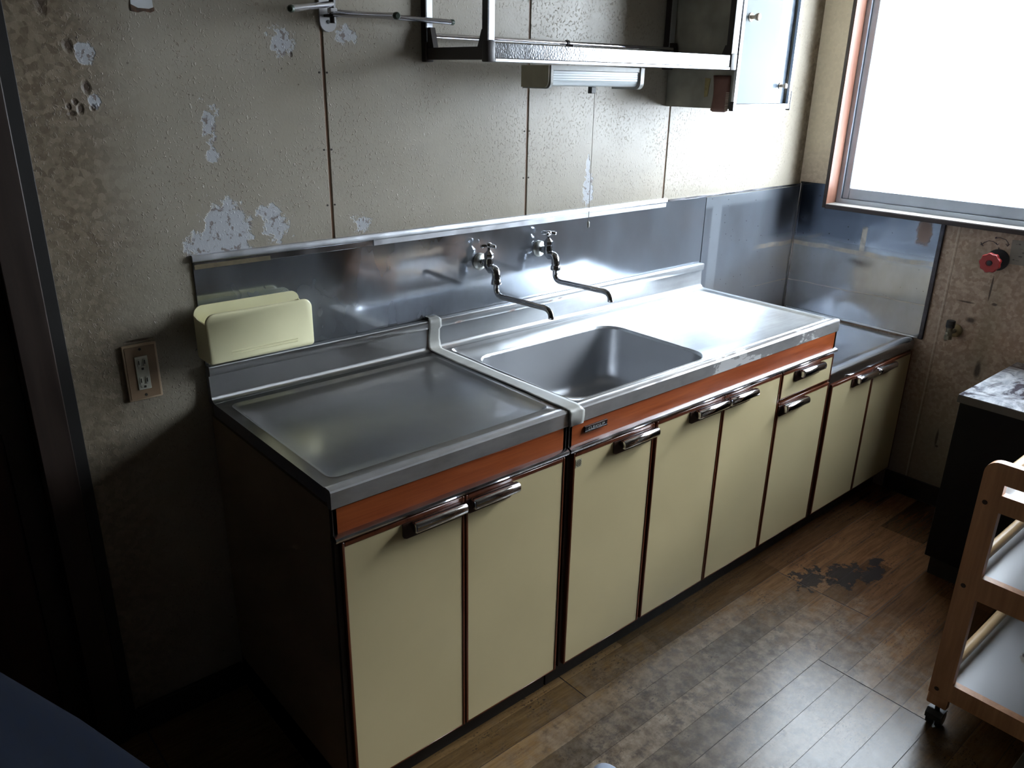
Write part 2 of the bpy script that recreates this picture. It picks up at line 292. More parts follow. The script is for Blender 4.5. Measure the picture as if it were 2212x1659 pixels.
def floor_mat():
    b = NB('worn_floor'); p = b.pos; x, y, z = b.xyz(p)
    oi = b.t.nodes.new('ShaderNodeObjectInfo'); rnd = oi.outputs['Random']
    g = b.noise(b.scale(p, (2.2, 26, 1)), 3.0, 5, 0.62, 0.8); g2 = b.noise(b.scale(p, (5, 60, 1)), 3.0, 3)
    gf = b.rng(b.math('ADD', b.math('MULTIPLY', g, 0.7), b.math('MULTIPLY', g2, 0.3)), 0.35, 0.65)
    red = b.mix(gf, (0.063, 0.028, 0.012), (0.114, 0.057, 0.026)); yel = b.mix(gf, (0.102, 0.057, 0.022), (0.180, 0.114, 0.049))
    nz = b.noise(p, 9, 5, 0.65); nz2 = b.noise(p, 30, 4, 0.65)
    xm = b.math('ADD', x, b.math('MULTIPLY', b.math('SUBTRACT', nz, 0.5), 0.5))
    col = b.mix(b.rng(xm, 0.9, 1.7, 1.0, 0.0), red, yel)
    worn_c = b.mix(b.rng(nz2, 0.36, 0.66), (0.055, 0.041, 0.030), (0.155, 0.126, 0.098))
    wm = b.math('MAXIMUM', b.blob((0.85, -0.88, 0), (0.78, 0.36, 9), 0.5, nz, 0.7), b.blob((0.35, -1.1, 0), (1.1, 0.5, 9), 0.5, nz, 0.6))
    wm = b.math('MULTIPLY', wm, b.rng(b.math('ADD', nz2, b.math('MULTIPLY', wm, 0.4)), 0.46, 0.66))
    col = b.mix(b.math('MULTIPLY', wm, 0.9), col, worn_c)
    tone = b.rng(rnd, 0, 1, 0.58, 1.36)
    tn = b.t.nodes.new('ShaderNodeCombineColor'); [b.t.links.new(tone, tn.inputs[k]) for k in range(3)]
    col = b.mix(1.0, col, tn.outputs[0], 'MULTIPLY')
    # short dark scratches and ground-in specks, thicker on the worn part
    sc = b.math('MULTIPLY', b.rng(b.noise(b.scale(p, (1, 2.0, 1)), 105, 2, 0.5, 1.2), 0.60, 0.64), b.rng(b.noise(p, 7, 2), 0.42, 0.6))
    gr = b.math('MULTIPLY', b.rng(b.noise(p, 26, 6, 0.7), 0.50, 0.64), wm)
    st = b.most([b.blob((1.70, -0.765, 0), (0.085, 0.055, 9), 0.2, nz2, 3.2), b.blob((1.78, -0.82, 0), (0.07, 0.03, 9), 0.2, nz2, 3.0), b.blob((1.60, -0.70, 0), (0.07, 0.04, 9), 0.2, nz2, 5.5), b.blob((1.86, -0.79, 0), (0.04, 0.02, 9), 0.3, nz2, 2.5)])
    jn = b.math('MULTIPLY', b.rng(b.noise(b.scale(p, (3, 3, 1)), 3, 3), 0.46, 0.6), b.rng(x, 1.2, 1.7))
    fy = b.math('ABSOLUTE', b.math('SUBTRACT', b.math('FRACT', b.math('DIVIDE', b.math('ADD', y, 10.0005), 0.0775)), 0.5))
    jl = b.math('MULTIPLY', b.rng(b.math('ADD', fy, b.math('MULTIPLY', b.math('SUBTRACT', nz2, 0.5), 0.1)), 0.455, 0.49), jn)
    dk = b.most([b.math('MULTIPLY', sc, 0.8), b.math('MULTIPLY', gr, 0.7), b.math('MULTIPLY', st, 0.95), b.math('MULTIPLY', jl, 0.7)])
    col = b.mix(dk, col, (0.022, 0.018, 0.018))
    r = b.math('ADD', b.rng(nz2, 0.3, 0.7, 0.19, 0.235), b.math('MULTIPLY', wm, 0.03))
    b.set(Base_Color=col, Roughness=r, Specular_IOR_Level=0.30); b.bump(b.math('ADD', gf, b.math('MULTIPLY', dk, -1.5)), 0.12, 0.0006)
    return b.m
MAT['floor'] = floor_mat()

# ------------------------------------------------------------------ mesh helpers
class MB:
    def __init__(s): s.b = bmesh.new(); s.mi = 0
    def _faces(s, vs, fs):
        bv = [s.b.verts.new(v) for v in vs]; out = []
        for f in fs:
            try: q = s.b.faces.new([bv[i] for i in f]); q.material_index = s.mi; out.append(q)
            except ValueError: pass
        return bv, out
    def box(s, x0, x1, y0, y1, z0, z1, bev=0.0, seg=2):
        x0, x1 = sorted((x0, x1)); y0, y1 = sorted((y0, y1)); z0, z1 = sorted((z0, z1))
        vs = [(x, y, z) for z in (z0, z1) for y in (y0, y1) for x in (x0, x1)]
        fs = [(0, 2, 3, 1), (4, 5, 7, 6), (0, 1, 5, 4), (2, 6, 7, 3), (0, 4, 6, 2), (1, 3, 7, 5)]
        bv, f = s._faces(vs, fs)
        if bev > 0:
            es = list({e for v in bv for e in v.link_edges})
            r = bmesh.ops.bevel(s.b, geom=es, offset=bev, segments=seg, profile=0.5, affect='EDGES')
            for q in r['faces']: q.material_index = s.mi
        return s
    def loops(s, ls, close0=True, close1=True, ring=True):
        """skin consecutive loops of equal length"""
        L = [[s.b.verts.new(p) for p in l] for l in ls]; n = len(L[0])
        for a, c in zip(L, L[1:]):
            for i in range(n if ring else n-1):
                j = (i+1) % n
                try: q = s.b.faces.new((a[i], a[j], c[j], c[i])); q.material_index = s.mi
                except ValueError: pass
        for k, l in ((close0, L[0]), (close1, L[-1])):
            if k:
                try: q = s.b.faces.new(l); q.material_index = s.mi
                except ValueError: pass
        return s
    def lathe(s, o, axis, prof, n=20, cap0=True, cap1=True, sx=1.0):
        """prof: (distance along axis, radius)"""
        a = Vector(axis).normalized(); t = Vector((0, 0, 1)) if abs(a.z) < 0.9 else Vector((1, 0, 0))
        u = a.cross(t).normalized(); v = a.cross(u); o = Vector(o)
        ls = [[o + a*d + (u*math.cos(2*PI*i/n)*sx + v*math.sin(2*PI*i/n))*max(r, 1e-5) for i in range(n)] for d, r in prof]
        return s.loops(ls, cap0, cap1)
    def cyl(s, p0, p1, r, n=16, r2=None):
        d = Vector(p1)-Vector(p0); return s.lathe(p0, d, [(0, r), (d.length, r if r2 is None else r2)], n)
    def tube(s, pts, r, n=12, rs=None):
        pts = [Vector(p) for p in pts]; ls = []; prev = None
        for i, p in enumerate(pts):
            d = (pts[min(i+1, len(pts)-1)]-pts[max(i-1, 0)]).normalized()
            if prev is None:
                t = Vector((0, 0, 1)) if abs(d.z) < 0.9 else Vector((1, 0, 0)); u = d.cross(t).normalized()
            else: u = (prev - d*prev.dot(d)).normalized()
            prev = u; v = d.cross(u); rr = rs[i] if rs else r
            ls.append([p + (u*math.cos(2*PI*k/n)+v*math.sin(2*PI*k/n))*rr for k in range(n)])
        return s.loops(ls)
    def prism(s, poly, axis, a, b_):
        """poly in the two other axes (x: (y,z); y: (x,z); z: (x,y)), extruded from a to b_"""
        f = {'x': lambda p, k: (k, p[0], p[1]), 'y': lambda p, k: (p[0], k, p[1]), 'z': lambda p, k: (p[0], p[1], k)}[axis]
        return s.loops([[f(p, a) for p in poly], [f(p, b_) for p in poly]])
    def merge(s, d=1e-5): bmesh.ops.remove_doubles(s.b, verts=s.b.verts, dist=d); return s
    def obj(s, name, mats, parent=None, smooth=38):
        bmesh.ops.recalc_face_normals(s.b, faces=s.b.faces)
        me = bpy.data.meshes.new(name); s.b.to_mesh(me); s.b.free()
        for m in (mats if isinstance(mats, (list, tuple)) else [mats]): me.materials.append(m)
        if smooth:
            me.polygons.foreach_set('use_smooth', [True]*len(me.polygons)); me.set_sharp_from_angle(angle=math.radians(smooth))
        o = bpy.data.objects.new(name, me); C.objects.link(o)
        if parent is not None: adopt(o, parent)
        return o
def world(o):
    m = Matrix.Translation(o.location) if o.type == 'EMPTY' else Matrix.Identity(4)
    return m
def adopt(o, parent):
    o.parent = parent; o.matrix_parent_inverse = (parent.matrix_parent_inverse.inverted() if False else world(parent).inverted())
def thing(name, label, cat, loc, group=None):
    o = bpy.data.objects.new(name, None); C.objects.link(o); o.location = loc; o.empty_display_size = 0.05
    return tag(o, label, cat, group)
def tag(o, label, cat, group=None):
    o['label'] = label; o['category'] = cat
    if group: o['group'] = group
    return o
def struct(o): o['kind'] = 'structure'; return o
def rrect(x0, x1, y0, y1, r, n=6):
    pts = []
    for cx, cy, a0 in ((x1-r, y1-r, 0), (x0+r, y1-r, PI/2), (x0+r, y0+r, PI), (x1-r, y0+r, 1.5*PI)):
        for i in range(n+1):
            a = a0+i*PI/2/n; pts.append((cx+r*math.cos(a), cy+r*math.sin(a)))
    return pts
def copy_tree(o, parent=None):
    c = o.copy(); C.objects.link(c)
    if parent is not None: c.parent = parent
    for ch in o.children: copy_tree(ch, c)
    return c

# ================================================================== SETTING
XR = 2.414; CEIL = 2.42; XL = -1.75; YF = -3.5
# floor: strips cut into blocks, boards of four strips
fl = struct(MB().box(XL, XR+0.1, YF, 0.35, -0.06, -0.0010).obj('floor', MAT['gap'], None, 0))
SW = 0.0775
rest = MB()
cuts = {}
for k in range(0, 48):
    y1 = 0.007 - k*SW; y0 = y1 - SW
    if y0 < YF: break
    board = (k-0)//4
    jx = 0.653 if board % 2 == 1 else 1.55            # butt joints of whole boards
    if board == 3: jx = 1.258
    bj = sorted({jx + 1.8*n for n in range(-3, 3)} | {jx-0.9+1.8*n for n in range(-3, 3) if board == 0})
    xs = [XL]; x = XL
    while x < XR:
        x += random.choice((0.24, 0.30, 0.36, 0.45, 0.55, 0.62))*random.uniform(0.9, 1.1)
        nxt = [q for q in bj if xs[-1]+0.02 < q < x+0.12]
        if nxt: x = nxt[0]
        xs.append(min(x, XR))
    for a, c in zip(xs, xs[1:]):
        if c-a < 0.03: continue
        g = 0.0032 if any(abs(a-q) < 1e-4 for q in bj) else 0.0
        gy = 0.0011 if k % 4 == 0 else 0.0006
        near = c > -0.3 and y0 > -1.62 and y1 < -0.40
        m = MB() if near else rest
        zt = random.uniform(-0.0001, 0.0001)
        m.box(a+g, c-(0.0004 if any(abs(c-q) < 1e-4 for q in bj) else 0.0), y0+0.0006, y1-gy, -0.0010, zt)
        if near: m.obj('plank', MAT['floor'], fl, 0)
r_ = rest.obj('plank_field', MAT['floor'], fl, 0); r_['kind'] = 'stuff'

# back wall: boards with brown joint strips between them
wb = struct(MB().box(-0.30, XR+0.1, 0.012, 0.10, 0, CEIL).obj('wall_back', MAT['gap'], None, 0))
SEAM = [0.341, 0.953, 1.564]
edges = [-0.266] + SEAM + [XR+0.004]
for i, (a, c) in enumerate(zip(edges, edges[1:])):
    MB().box(a+(0.0035 if i else 0), c-(0.0035 if i < 3 else 0), 0.0, 0.012, 0.0, CEIL, 0.001, 1).obj('wall_panel', MAT['wall_back'], wb, 0)
MAT['joint'] = wood('joint_strip', (0.19, 0.10, 0.06), (0.28, 0.165, 0.10), 0.5, 'Z')
for q in SEAM:
    MB().box(q-0.0035, q+0.0035, 0.003, 0.012, 0.0, CEIL).obj('joint_strip', MAT['joint'], wb, 0)
MAT['nail'] = plain('nail_head', (0.06, 0.05, 0.045), 0.4, 0.6)
for q, zs in ((0.341, (1.50, 1.335, 1.21)), (0.953, (1.36, 1.235))):
    for z in zs:
        for s in (-0.011, 0.008):
            MB().lathe((q+s, 0.0, z), (0, -1, 0), [(0, 0.0025), (0.0012, 0.0022)], 8).obj('nail', MAT['nail'], wb)

# window wall with its opening
WY0, WY1, WZ0, WZ1 = -0.137, -1.80, 1.062, 2.12
m = MB()
m.box(XR, XR+0.12, 0.1, WY0, 0, CEIL); m.box(XR, XR+0.12, WY0, WY1, 0, WZ0); m.box(XR, XR+0.12, WY0, WY1, WZ1, CEIL); m.box(XR, XR+0.12, WY1, YF, 0, CEIL)
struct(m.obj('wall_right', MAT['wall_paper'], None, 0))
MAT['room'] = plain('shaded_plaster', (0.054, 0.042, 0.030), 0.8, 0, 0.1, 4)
MAT['ceil'] = plain('ceiling_board', (0.150, 0.126, 0.096), 0.8, 0, 0.1, 4)
struct(MB().box(XL, XR+0.12, YF, 0.35, CEIL, CEIL+0.06).obj('ceiling', MAT['ceil'], None, 0))
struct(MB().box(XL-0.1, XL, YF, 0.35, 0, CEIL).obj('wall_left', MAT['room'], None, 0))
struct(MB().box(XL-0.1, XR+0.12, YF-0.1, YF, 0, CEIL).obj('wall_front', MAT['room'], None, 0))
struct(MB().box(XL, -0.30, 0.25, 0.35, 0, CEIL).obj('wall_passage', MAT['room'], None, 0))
# door frame and dark sliding door at the left end of the back wall
tl = struct(MB().box(-0.350, -0.290, -0.016, 0.10, 0, CEIL, 0.002, 1).obj('trim_1', MAT['darkwood'], None))
tl2 = struct(MB().box(-0.290, -0.2655, -0.008, 0.012, 0, CEIL, 0.001, 1).obj('trim_2', MAT['kick'], None))
MAT['fusuma'] = wood('dark_red_door', (0.030, 0.007, 0.005), (0.051, 0.013, 0.008), 0.5, 'Z')
d1 = struct(MB().box(-1.20, -0.345, 0.045, 0.075, 0.004, 2.0, 0.002, 1).obj('door_1', MAT['fusuma'], None))
MB().box(-0.40, -0.3505, 0.035, 0.045, 0.004, 2.0, 0.001, 1).obj('door_stile', MAT['darkwood'], d1)
MB().box(-1.20, -1.172, 0.035, 0.045, 0.004, 2.0, 0.001, 1).obj('door_stile', MAT['darkwood'], d1)
struct(MB().box(-1.26, -1.20, -0.016, 0.10, 0, CEIL, 0.002, 1).obj('trim_3', MAT['darkwood'], None))
struct(MB().box(-1.75, -1.26, 0.0, 0.10, 0, CEIL).obj('wall_corner', MAT['room'], None, 0))
struct(MB().box(-1.20, -0.35, 0.0, 0.10, 2.01, CEIL).obj('wall_lintel', MAT['room'], None, 0))
# skirting
MAT['skirt'] = wood('dark_skirting', (0.014, 0.011, 0.010), (0.024, 0.018, 0.016), 0.5, 'X')
struct(MB().box(-0.262, 0.0, -0.012, 0.0, 0.0, 0.072, 0.002, 1).obj('baseboard_back', MAT['skirt'], None))
struct(MB().box(XR-0.012, XR, -0.55, -3.5, 0.0, 0.078, 0.002, 1).obj('baseboard_right', MAT['skirt'], None))

# window
MAT['casing'] = wood('window_casing', (0.132, 0.051, 0.030), (0.216, 0.102, 0.066), 0.4, 'Z')
MAT['casing_dark'] = plain('casing_edge', (0.035, 0.022, 0.022), 0.45)
MAT['sill'] = plain('pale_sill', (0.330, 0.312, 0.288), 0.35)
gl = NB('frosted_pane'); t = gl.t
tr = t.nodes.new('ShaderNodeBsdfTransparent'); tl_ = t.nodes.new('ShaderNodeBsdfTranslucent'); ms = t.nodes.new('ShaderNodeMixShader')
tr.inputs['Color'].default_value = (0.96, 0.985, 1, 1); tl_.inputs['Color'].default_value = (0.93, 0.96, 1, 1); ms.inputs[0].default_value = 0.35
t.links.new(tr.outputs[0], ms.inputs[1]); t.links.new(tl_.outputs[0], ms.inputs[2]); t.links.new(ms.outputs[0], gl.out.inputs[0])
MAT['pane'] = gl.m
win = struct(bpy.data.objects.new('window_1', None)); C.objects.link(win); win.location = (XR, -0.84, WZ0)
cx0, cx1 = XR-0.028, XR+0.085
m = MB(); m.box(cx0+0.001, cx1, WY0+0.002, WY0-0.001, WZ0, WZ1); m.box(cx0+0.001, cx1, WY1-0.002, WY1+0.001, WZ0, WZ1); m.box(cx0+0.001, cx1, WY0, WY1, WZ1-0.001, WZ1+0.002)
m.obj('casing_lining', MAT['casing'], win)
m = MB()
for a, c, z0, z1 in ((WY0+0.014, WY0+0.001, WZ0-0.014, WZ1+0.016), (WY1-0.001, WY1-0.014, WZ0-0.014, WZ1+0.016)): m.box(cx0, XR+0.002, a, c, z0, z1, 0.0015, 1)
m.box(cx0, XR+0.002, WY0+0.001, WY1-0.001, WZ0-0.016, WZ0-0.001, 0.0015, 1); m.box(cx0, XR+0.002, WY0+0.001, WY1-0.001, WZ1+0.002, WZ1+0.016, 0.0015, 1)
m.obj('casing_edge', MAT['casing_dark'], win)
MB().box(cx0+0.001, cx1, WY0, WY1, WZ0-0.001, WZ0+0.002).obj('window_sill', MAT['sill'], win)
m = MB(); fx0, fx1 = XR+0.045, XR+0.115
m.box(fx0, fx1, WY0-0.001, WY0-0.018, WZ0+0.002, WZ1); m.box(fx0, fx1, WY1+0.001, WY1+0.018, WZ0+0.002, WZ1); m.box(fx0, fx1, WY0-0.018, WY1+0.018, WZ0+0.002, WZ0+0.018); m.box(fx0, fx1, WY0-0.018, WY1+0.018, WZ1-0.018, WZ1)
m.obj('window_frame', MAT['sash'], win)
ymid = -0.82
for a, c, sx_ in ((WY0-0.018, ymid-0.02, fx0+0.012), (ymid+0.02, WY1+0.018, fx0+0.040)):
    m = MB(); zz0, zz1 = WZ0+0.018, WZ1-0.018
    m.box(sx_, sx_+0.022, a, a-0.026, zz0, zz1, 0.002, 1); m.box(sx_, sx_+0.022, c+0.030, c, zz0, zz1, 0.002, 1)
    m.box(sx_, sx_+0.022, a-0.026, c+0.030, zz0, zz0+0.042, 0.002, 1); m.box(sx_, sx_+0.022, a-0.026, c+0.030, zz1-0.03, zz1, 0.002, 1)
    s_ = m.obj('sash', MAT['sash'], win)
    p_ = MB(); p_.box(sx_+0.009, sx_+0.0095, a-0.024, c+0.028, zz0+0.04, zz1-0.028); o = p_.obj('pane', MAT['pane'], None, 0); o.parent = s_

# ================================================================== KITCHEN UNITS
YC = -0.558; YD = -0.562; ZT = 0.80
def upstand(m, x0, x1):
    pr = [(0.0, 0.795), (-0.030, 0.795), (-0.030, 0.8005), (-0.024, 0.802), (-0.019, 0.807), (-0.0165, 0.815), (-0.0145, 0.861), (-0.0225, 0.864), (-0.0235, 0.868), (-0.0235, 0.882), (-0.022, 0.8855), (0.0, 0.886)]
    m.prism([(y-0.0012, z) for y, z in pr], 'x', x0, x1)
def front_lip(m, x0, x1, zt, zb, yb=-0.535):
    pr = [(yb, zt-0.004), (yb, zt+0.001), (yb-0.004, zt+0.0022), (YC+0.006, zt+0.0020), (YC+0.002, zt+0.0003), (YC, zt-0.0030), (YC, zb+0.002), (YC+0.002, zb), (YC+0.014, zb)]
    m.prism(pr, 'x', x0, x1)
def deck(m, x0, x1, rx0, rx1, ry0, ry1, hole=None):
    """pressed steel top: rim, rolled edge, lower working surface, and the bowl when there is one"""
    def L(r, z): return [(x, y, z) for x, y in r]
    out = rrect(x0, x1, -0.5352, -0.0235, 0.0004); y0, y1 = ry0, ry1
    ls = [L(out, ZT-0.03), L(out, ZT), L(rrect(rx0-0.006, rx1+0.006, y0-0.006, y1+0.006, 0.024), ZT+0.001), L(rrect(rx0-0.003, rx1+0.003, y0-0.003, y1+0.003, 0.022), ZT+0.0028), L(rrect(rx0, rx1, y0, y1, 0.02), ZT+0.002),
          L(rrect(rx0+0.004, rx1-0.004, y0+0.004, y1-0.004, 0.018), ZT-0.003), L(rrect(rx0+0.010, rx1-0.010, y0+0.010, y1-0.010, 0.015), ZT-0.005)]
    if hole is None:
        cx, cy = (rx0+rx1)/2, (ry0+ry1)/2
        ls += [L(rrect(rx0+0.05, rx1-0.05, y0+0.05, y1-0.05, 0.01), ZT-0.0052)]
        m.loops(ls, False, True)
    else:
        hx0, hx1, hy0, hy1, hr = hole
        def H(d, z): return L(rrect(hx0+d, hx1-d, hy0+d, hy1-d, hr-d*0.35), z)
        ls += [H(-0.006, ZT-0.0045), H(-0.002, ZT-0.0035), H(0.0, ZT-0.0055), H(0.0015, ZT-0.012)]
        m.loops(ls, False, False)
def bowl(hole):
    hx0, hx1, hy0, hy1, hr = hole
    m = MB()
    def H(d, z): return [(x, y, z) for x, y in rrect(hx0+d, hx1-d, hy0+d, hy1-d, max(0.02, hr-d*0.25), 8)]
    ls = [H(0.0012, ZT-0.011), H(0.004, ZT-0.06), H(0.010, ZT-0.13), H(0.014, ZT-0.155), H(0.022, ZT-0.172), H(0.034, ZT-0.181), H(0.05, ZT-0.184), H(0.10, ZT-0.186), H(0.16, ZT-0.187)]
    m.loops(ls, False, True)
    return m
def handle(m, x0, x1, z):
    """bar pull with rounded ends, hollow towards the door"""
    n = 20; yc = YD-0.0155; ls = []
    for x, k in ((x0, 0.72), (x0+0.001, 0.90), (x0+0.003, 1.0), (x1-0.003, 1.0), (x1-0.001, 0.90), (x1, 0.72)):
        ls.append([(x, yc + 0.0110*k*math.copysign(abs(math.cos(2*PI*i/n))**0.8, math.cos(2*PI*i/n)), z + 0.0120*k*math.copysign(abs(math.sin(2*PI*i/n))**0.8, math.sin(2*PI*i/n))) for i in range(n)])
    m.loops(ls)
    m.box(x0+0.006, x1-0.006, YD-0.012, YD-0.003, z-0.002, z+0.010, 0.002, 1)
def front(parent, name, x0, x1, z0, z1, hx0, hx1, hz=None, plate_side=-1):
    """a door or drawer front: cream slab > edge trim, handle plate, chrome handle"""
    e = 0.0065
    d = MB().box(x0+e, x1-e, YD, YD+0.016, z0+0.003, z1-0.010, 0.0006, 1).obj(name, MAT['cream'], parent)
    t = MB()
    t.box(x0, x0+e, YD-0.0015, YD+0.017, z0, z1, 0.0015, 1); t.box(x1-e, x1, YD-0.0015, YD+0.017, z0, z1, 0.0015, 1)
    t.box(x0+e, x1-e, YD-0.0015, YD+0.017, z1-0.010, z1, 0.0012, 1); t.box(x0+e, x1-e, YD-0.0008, YD+0.017, z0, z0+0.003, 0.0006, 1)
    kid(t.obj('edge_trim', MAT['trimwood']), d)
    z = (z1-0.017) if hz is None else hz
    px0, px1 = (hx0-0.017, hx1+0.004) if plate_side < 0 else (hx0-0.008, hx1-0.006)
    px0 = max(px0, x0+0.0005); px1 = min(px1, x1-0.0005)
    zl = z-0.027
    poly = [(px0, z1-0.010), (px0, zl+0.008), (px0+0.002, zl+0.003), (px0+0.008, zl), (px1-0.008, zl), (px1-0.002, zl+0.003), (px1, zl+0.008), (px1, z1-0.010)]
    kid(MB().prism(poly, 'y', YD-0.0035, YD+0.001).obj('handle_plate', MAT['plate']), d)
    h = MB(); handle(h, hx0, hx1, z); kid(h.obj('handle', MAT['chrome'], None, 50), d)
    return d
def kid(o, parent):
    o.parent = parent; return o
def carcass(parent, x0, x1, ztop):
    m = MB(); m.box(x0+0.002, x0+0.016, -0.545, -0.004, 0.0 if x0 < 0.1 else 0.09, ztop); m.box(x1-0.016, x1-0.002, -0.545, -0.004, 0.09, ztop)
    m.box(x1-0.016, x1-0.002, -0.498, -0.004, 0.0, 0.09); m.box(x0+0.002, x0+0.016, -0.498, -0.004, 0.0, 0.09)
    m.box(x0+0.016, x1-0.016, -0.545, -0.53, 0.09, ztop); m.box(x0+0.016, x1-0.016, -0.02, -0.004, 0.0, ztop)
    m.box(x0+0.016, x1-0.016, -0.53, -0.02, 0.09, 0.105)
    m.obj('cabinet_body', MAT['body'], parent)
    MB().box(x0+(0.016 if x0 < 0.1 else 0.001), x1-0.001, -0.512, -0.499, 0.0, 0.0895).obj('toe_kick', MAT['kick'], parent)
    MB().box(x0+0.0015, x0+0.0125, YC+0.003, -0.545, 0.0 if x0 < 0.1 else 0.088, ztop, 0.001, 1).obj('front_stile', MAT['darkwood'], parent)
    MB().box(x1-0.0125, x1-0.0015, YC+0.003, -0.545, 0.088, ztop, 0.001, 1).obj('front_stile', MAT['darkwood'], parent)
def band(parent, x0, x1):
    MB().box(x0+0.003, x1-0.003, -0.555, -0.545, 0.706, 0.762, 0.001, 1).obj('fascia', MAT['fascia'], parent)
    pr = [(-0.545, 0.7075), (-0.557, 0.7095), (-0.566, 0.7055), (-0.5675, 0.7015), (-0.5655, 0.6965), (-0.556, 0.6945), (-0.545, 0.6935)]
    MB().prism(pr, 'x', x0+0.001, x1-0.001).obj('chrome_strip', MAT['chrome_dull'], parent)

ZB = 0.094; ZD = 0.692
# --- left worktop unit
u1 = thing('worktop_unit', 'cream two-door kitchen unit with bare flat steel top, left of the sink unit', 'kitchen cabinet', (0.3, -0.28, 0))
carcass(u1, 0.0, 0.598, 0.762)
m = MB(); deck(m, 0.001, 0.597, 0.026, 0.576, -0.515, -0.062); 
m.obj('steel_top', MAT['counter'], u1)
m = MB(); upstand(m, 0.001, 0.597); m.obj('upstand', MAT['counter'], u1)
m = MB(); front_lip(m, 0.0005, 0.5975, ZT, 0.7625); m.obj('front_edge', MAT['lip'], u1, 30)
band(u1, 0.0, 0.598)
front(u1, 'door', 0.013, 0.2985, ZB, ZD, 0.163, 0.291)
front(u1, 'door', 0.3015, 0.588, ZB, ZD, 0.309, 0.434, None, 1)
# --- sink unit
HOLE = (0.660, 1.190, -0.511, -0.128, 0.062)
u2 = thing('sink_unit', 'cream steel-topped sink unit with rectangular bowl, three tall doors and one drawer', 'sink', (1.2, -0.28, 0))
carcass(u2, 0.602, 1.80, 0.762)
m = MB(); deck(m, 0.603, 1.798, 0.648, 1.772, -0.527, -0.045, HOLE); 
m.obj('steel_top', MAT['sinktop'], u2)
m = MB(); upstand(m, 0.603, 1.80); m.obj('upstand', MAT['sinktop'], u2)
bw = bowl(HOLE).obj('sink_bowl', MAT['bowl'], u2, 60)
kid(MB().lathe((0.925, -0.25, ZT-0.1865), (0, 0, 1), [(0, 0.055), (0.002, 0.055), (0.0025, 0.048), (-0.004, 0.042), (-0.006, 0.0)], 24, True, False).obj('drain', MAT['chrome_dull']), bw)
m = MB(); front_lip(m, 0.6025, 1.7995, ZT, 0.7625); m.obj('front_edge', MAT['lip'], u2, 30)
band(u2, 0.602, 1.80)
dA = front(u2, 'door', 0.615, 0.9025, ZB, ZD, 0.768, 0.898)
front(u2, 'door', 0.912, 1.1985, ZB, ZD, 1.064, 1.195)
front(u2, 'door', 1.2015, 1.486, ZB, ZD, 1.2075, 1.336, None, 1)
front(u2, 'drawer', 1.492, 1.789, 0.603, ZD, 1.575, 1.705)
front(u2, 'door', 1.492, 1.789, ZB, 0.594, 1.505, 1.635)
# maker's badge with its raised name, and the round mark on the first door
MAT['lamprim_letters'] = plain('silver_letters', (0.45, 0.45, 0.46), 0.4, 0.3)
MAT['badge'] = plain('badge_black', (0.02, 0.02, 0.025), 0.3)
bd = MB(); bd.mi = 0; bd.box(0.652, 0.727, -0.5595, -0.5545, 0.7335, 0.7480, 0.0006, 1)
bd.mi = 1; bd.box(0.652, 0.727, -0.5605, -0.5594, 0.7455, 0.7482); bd.box(0.652, 0.727, -0.5605, -0.5594, 0.7332, 0.7358)
bo = bd.obj('badge', [MAT['badge'], MAT['chrome']], u2)
tx = bpy.data.curves.new('lettering', 'FONT'); tx.body = 'CLEANUP'; tx.size = 0.0108; tx.align_x = 'CENTER'; tx.align_y = 'CENTER'; tx.extrude = 0.0004; tx.offset = 0.00015; tx.space_character = 1.05
tmp = bpy.data.objects.new('lettering_curve', tx); C.objects.link(tmp); bpy.context.view_layer.update()
lm = bpy.data.meshes.new_from_object(tmp.evaluated_get(bpy.context.evaluated_depsgraph_get())); bpy.data.objects.remove(tmp)
to = bpy.data.objects.new('lettering', lm); C.objects.link(to); lm.materials.clear(); lm.materials.append(MAT['lamprim_letters'])
to.rotation_euler = (PI/2, 0, 0); to.location = (0.6895, -0.5599, 0.7408); to.scale = (1.12, 1, 1); to.parent = bo
MAT['sticker'] = plain('sticker_paper', (0.40, 0.37, 0.26), 0.4); MAT['ink'] = plain('black_ink', (0.02, 0.02, 0.02), 0.5)
sk = MB(); sk.mi = 0; sx0, sz0 = 0.633, 0.663; sk.box(sx0-0.0095, sx0+0.0095, YD-0.0006, YD, sz0-0.0105, sz0+0.0105)
sk.mi = 1; y_ = YD-0.0009
def ringseg(a0, a1, r0, r1, n=14):
    A = [a0+(a1-a0)*i/n for i in range(n+1)]
    sk.loops([[(sx0+r0*math.cos(a), y_, sz0+r0*math.sin(a)) for a in A], [(sx0+r1*math.cos(a), y_, sz0+r1*math.sin(a)) for a in A]], False, False, False)
for k in range(4): ringseg(k*PI/2+0.10, (k+1)*PI/2-0.10, 0.0066, 0.0082)
def bar(p, q, wd=0.0007):
    d = Vector((q[0]-p[0], q[1]-p[1])).normalized(); nx, nz = -d.y*wd, d.x*wd
    sk._faces([(sx0+p[0]+nx, y_, sz0+p[1]+nz), (sx0+p[0]-nx, y_, sz0+p[1]-nz), (sx0+q[0]-nx, y_, sz0+q[1]-nz), (sx0+q[0]+nx, y_, sz0+q[1]+nz)], [(0, 1, 2, 3)])
q_ = 0.0052
for p, q in (((0, q_), (-q_, 0)), ((-q_, 0), (-0.001, -0.0042)), ((0, -q_), (q_, 0)), ((q_, 0), (0.001, 0.0042)), ((-0.0018, 0.0012), (0.0018, -0.0012))): bar(p, q)
kid(sk.obj('round_mark_sticker', [MAT['sticker'], MAT['ink']]), dA)
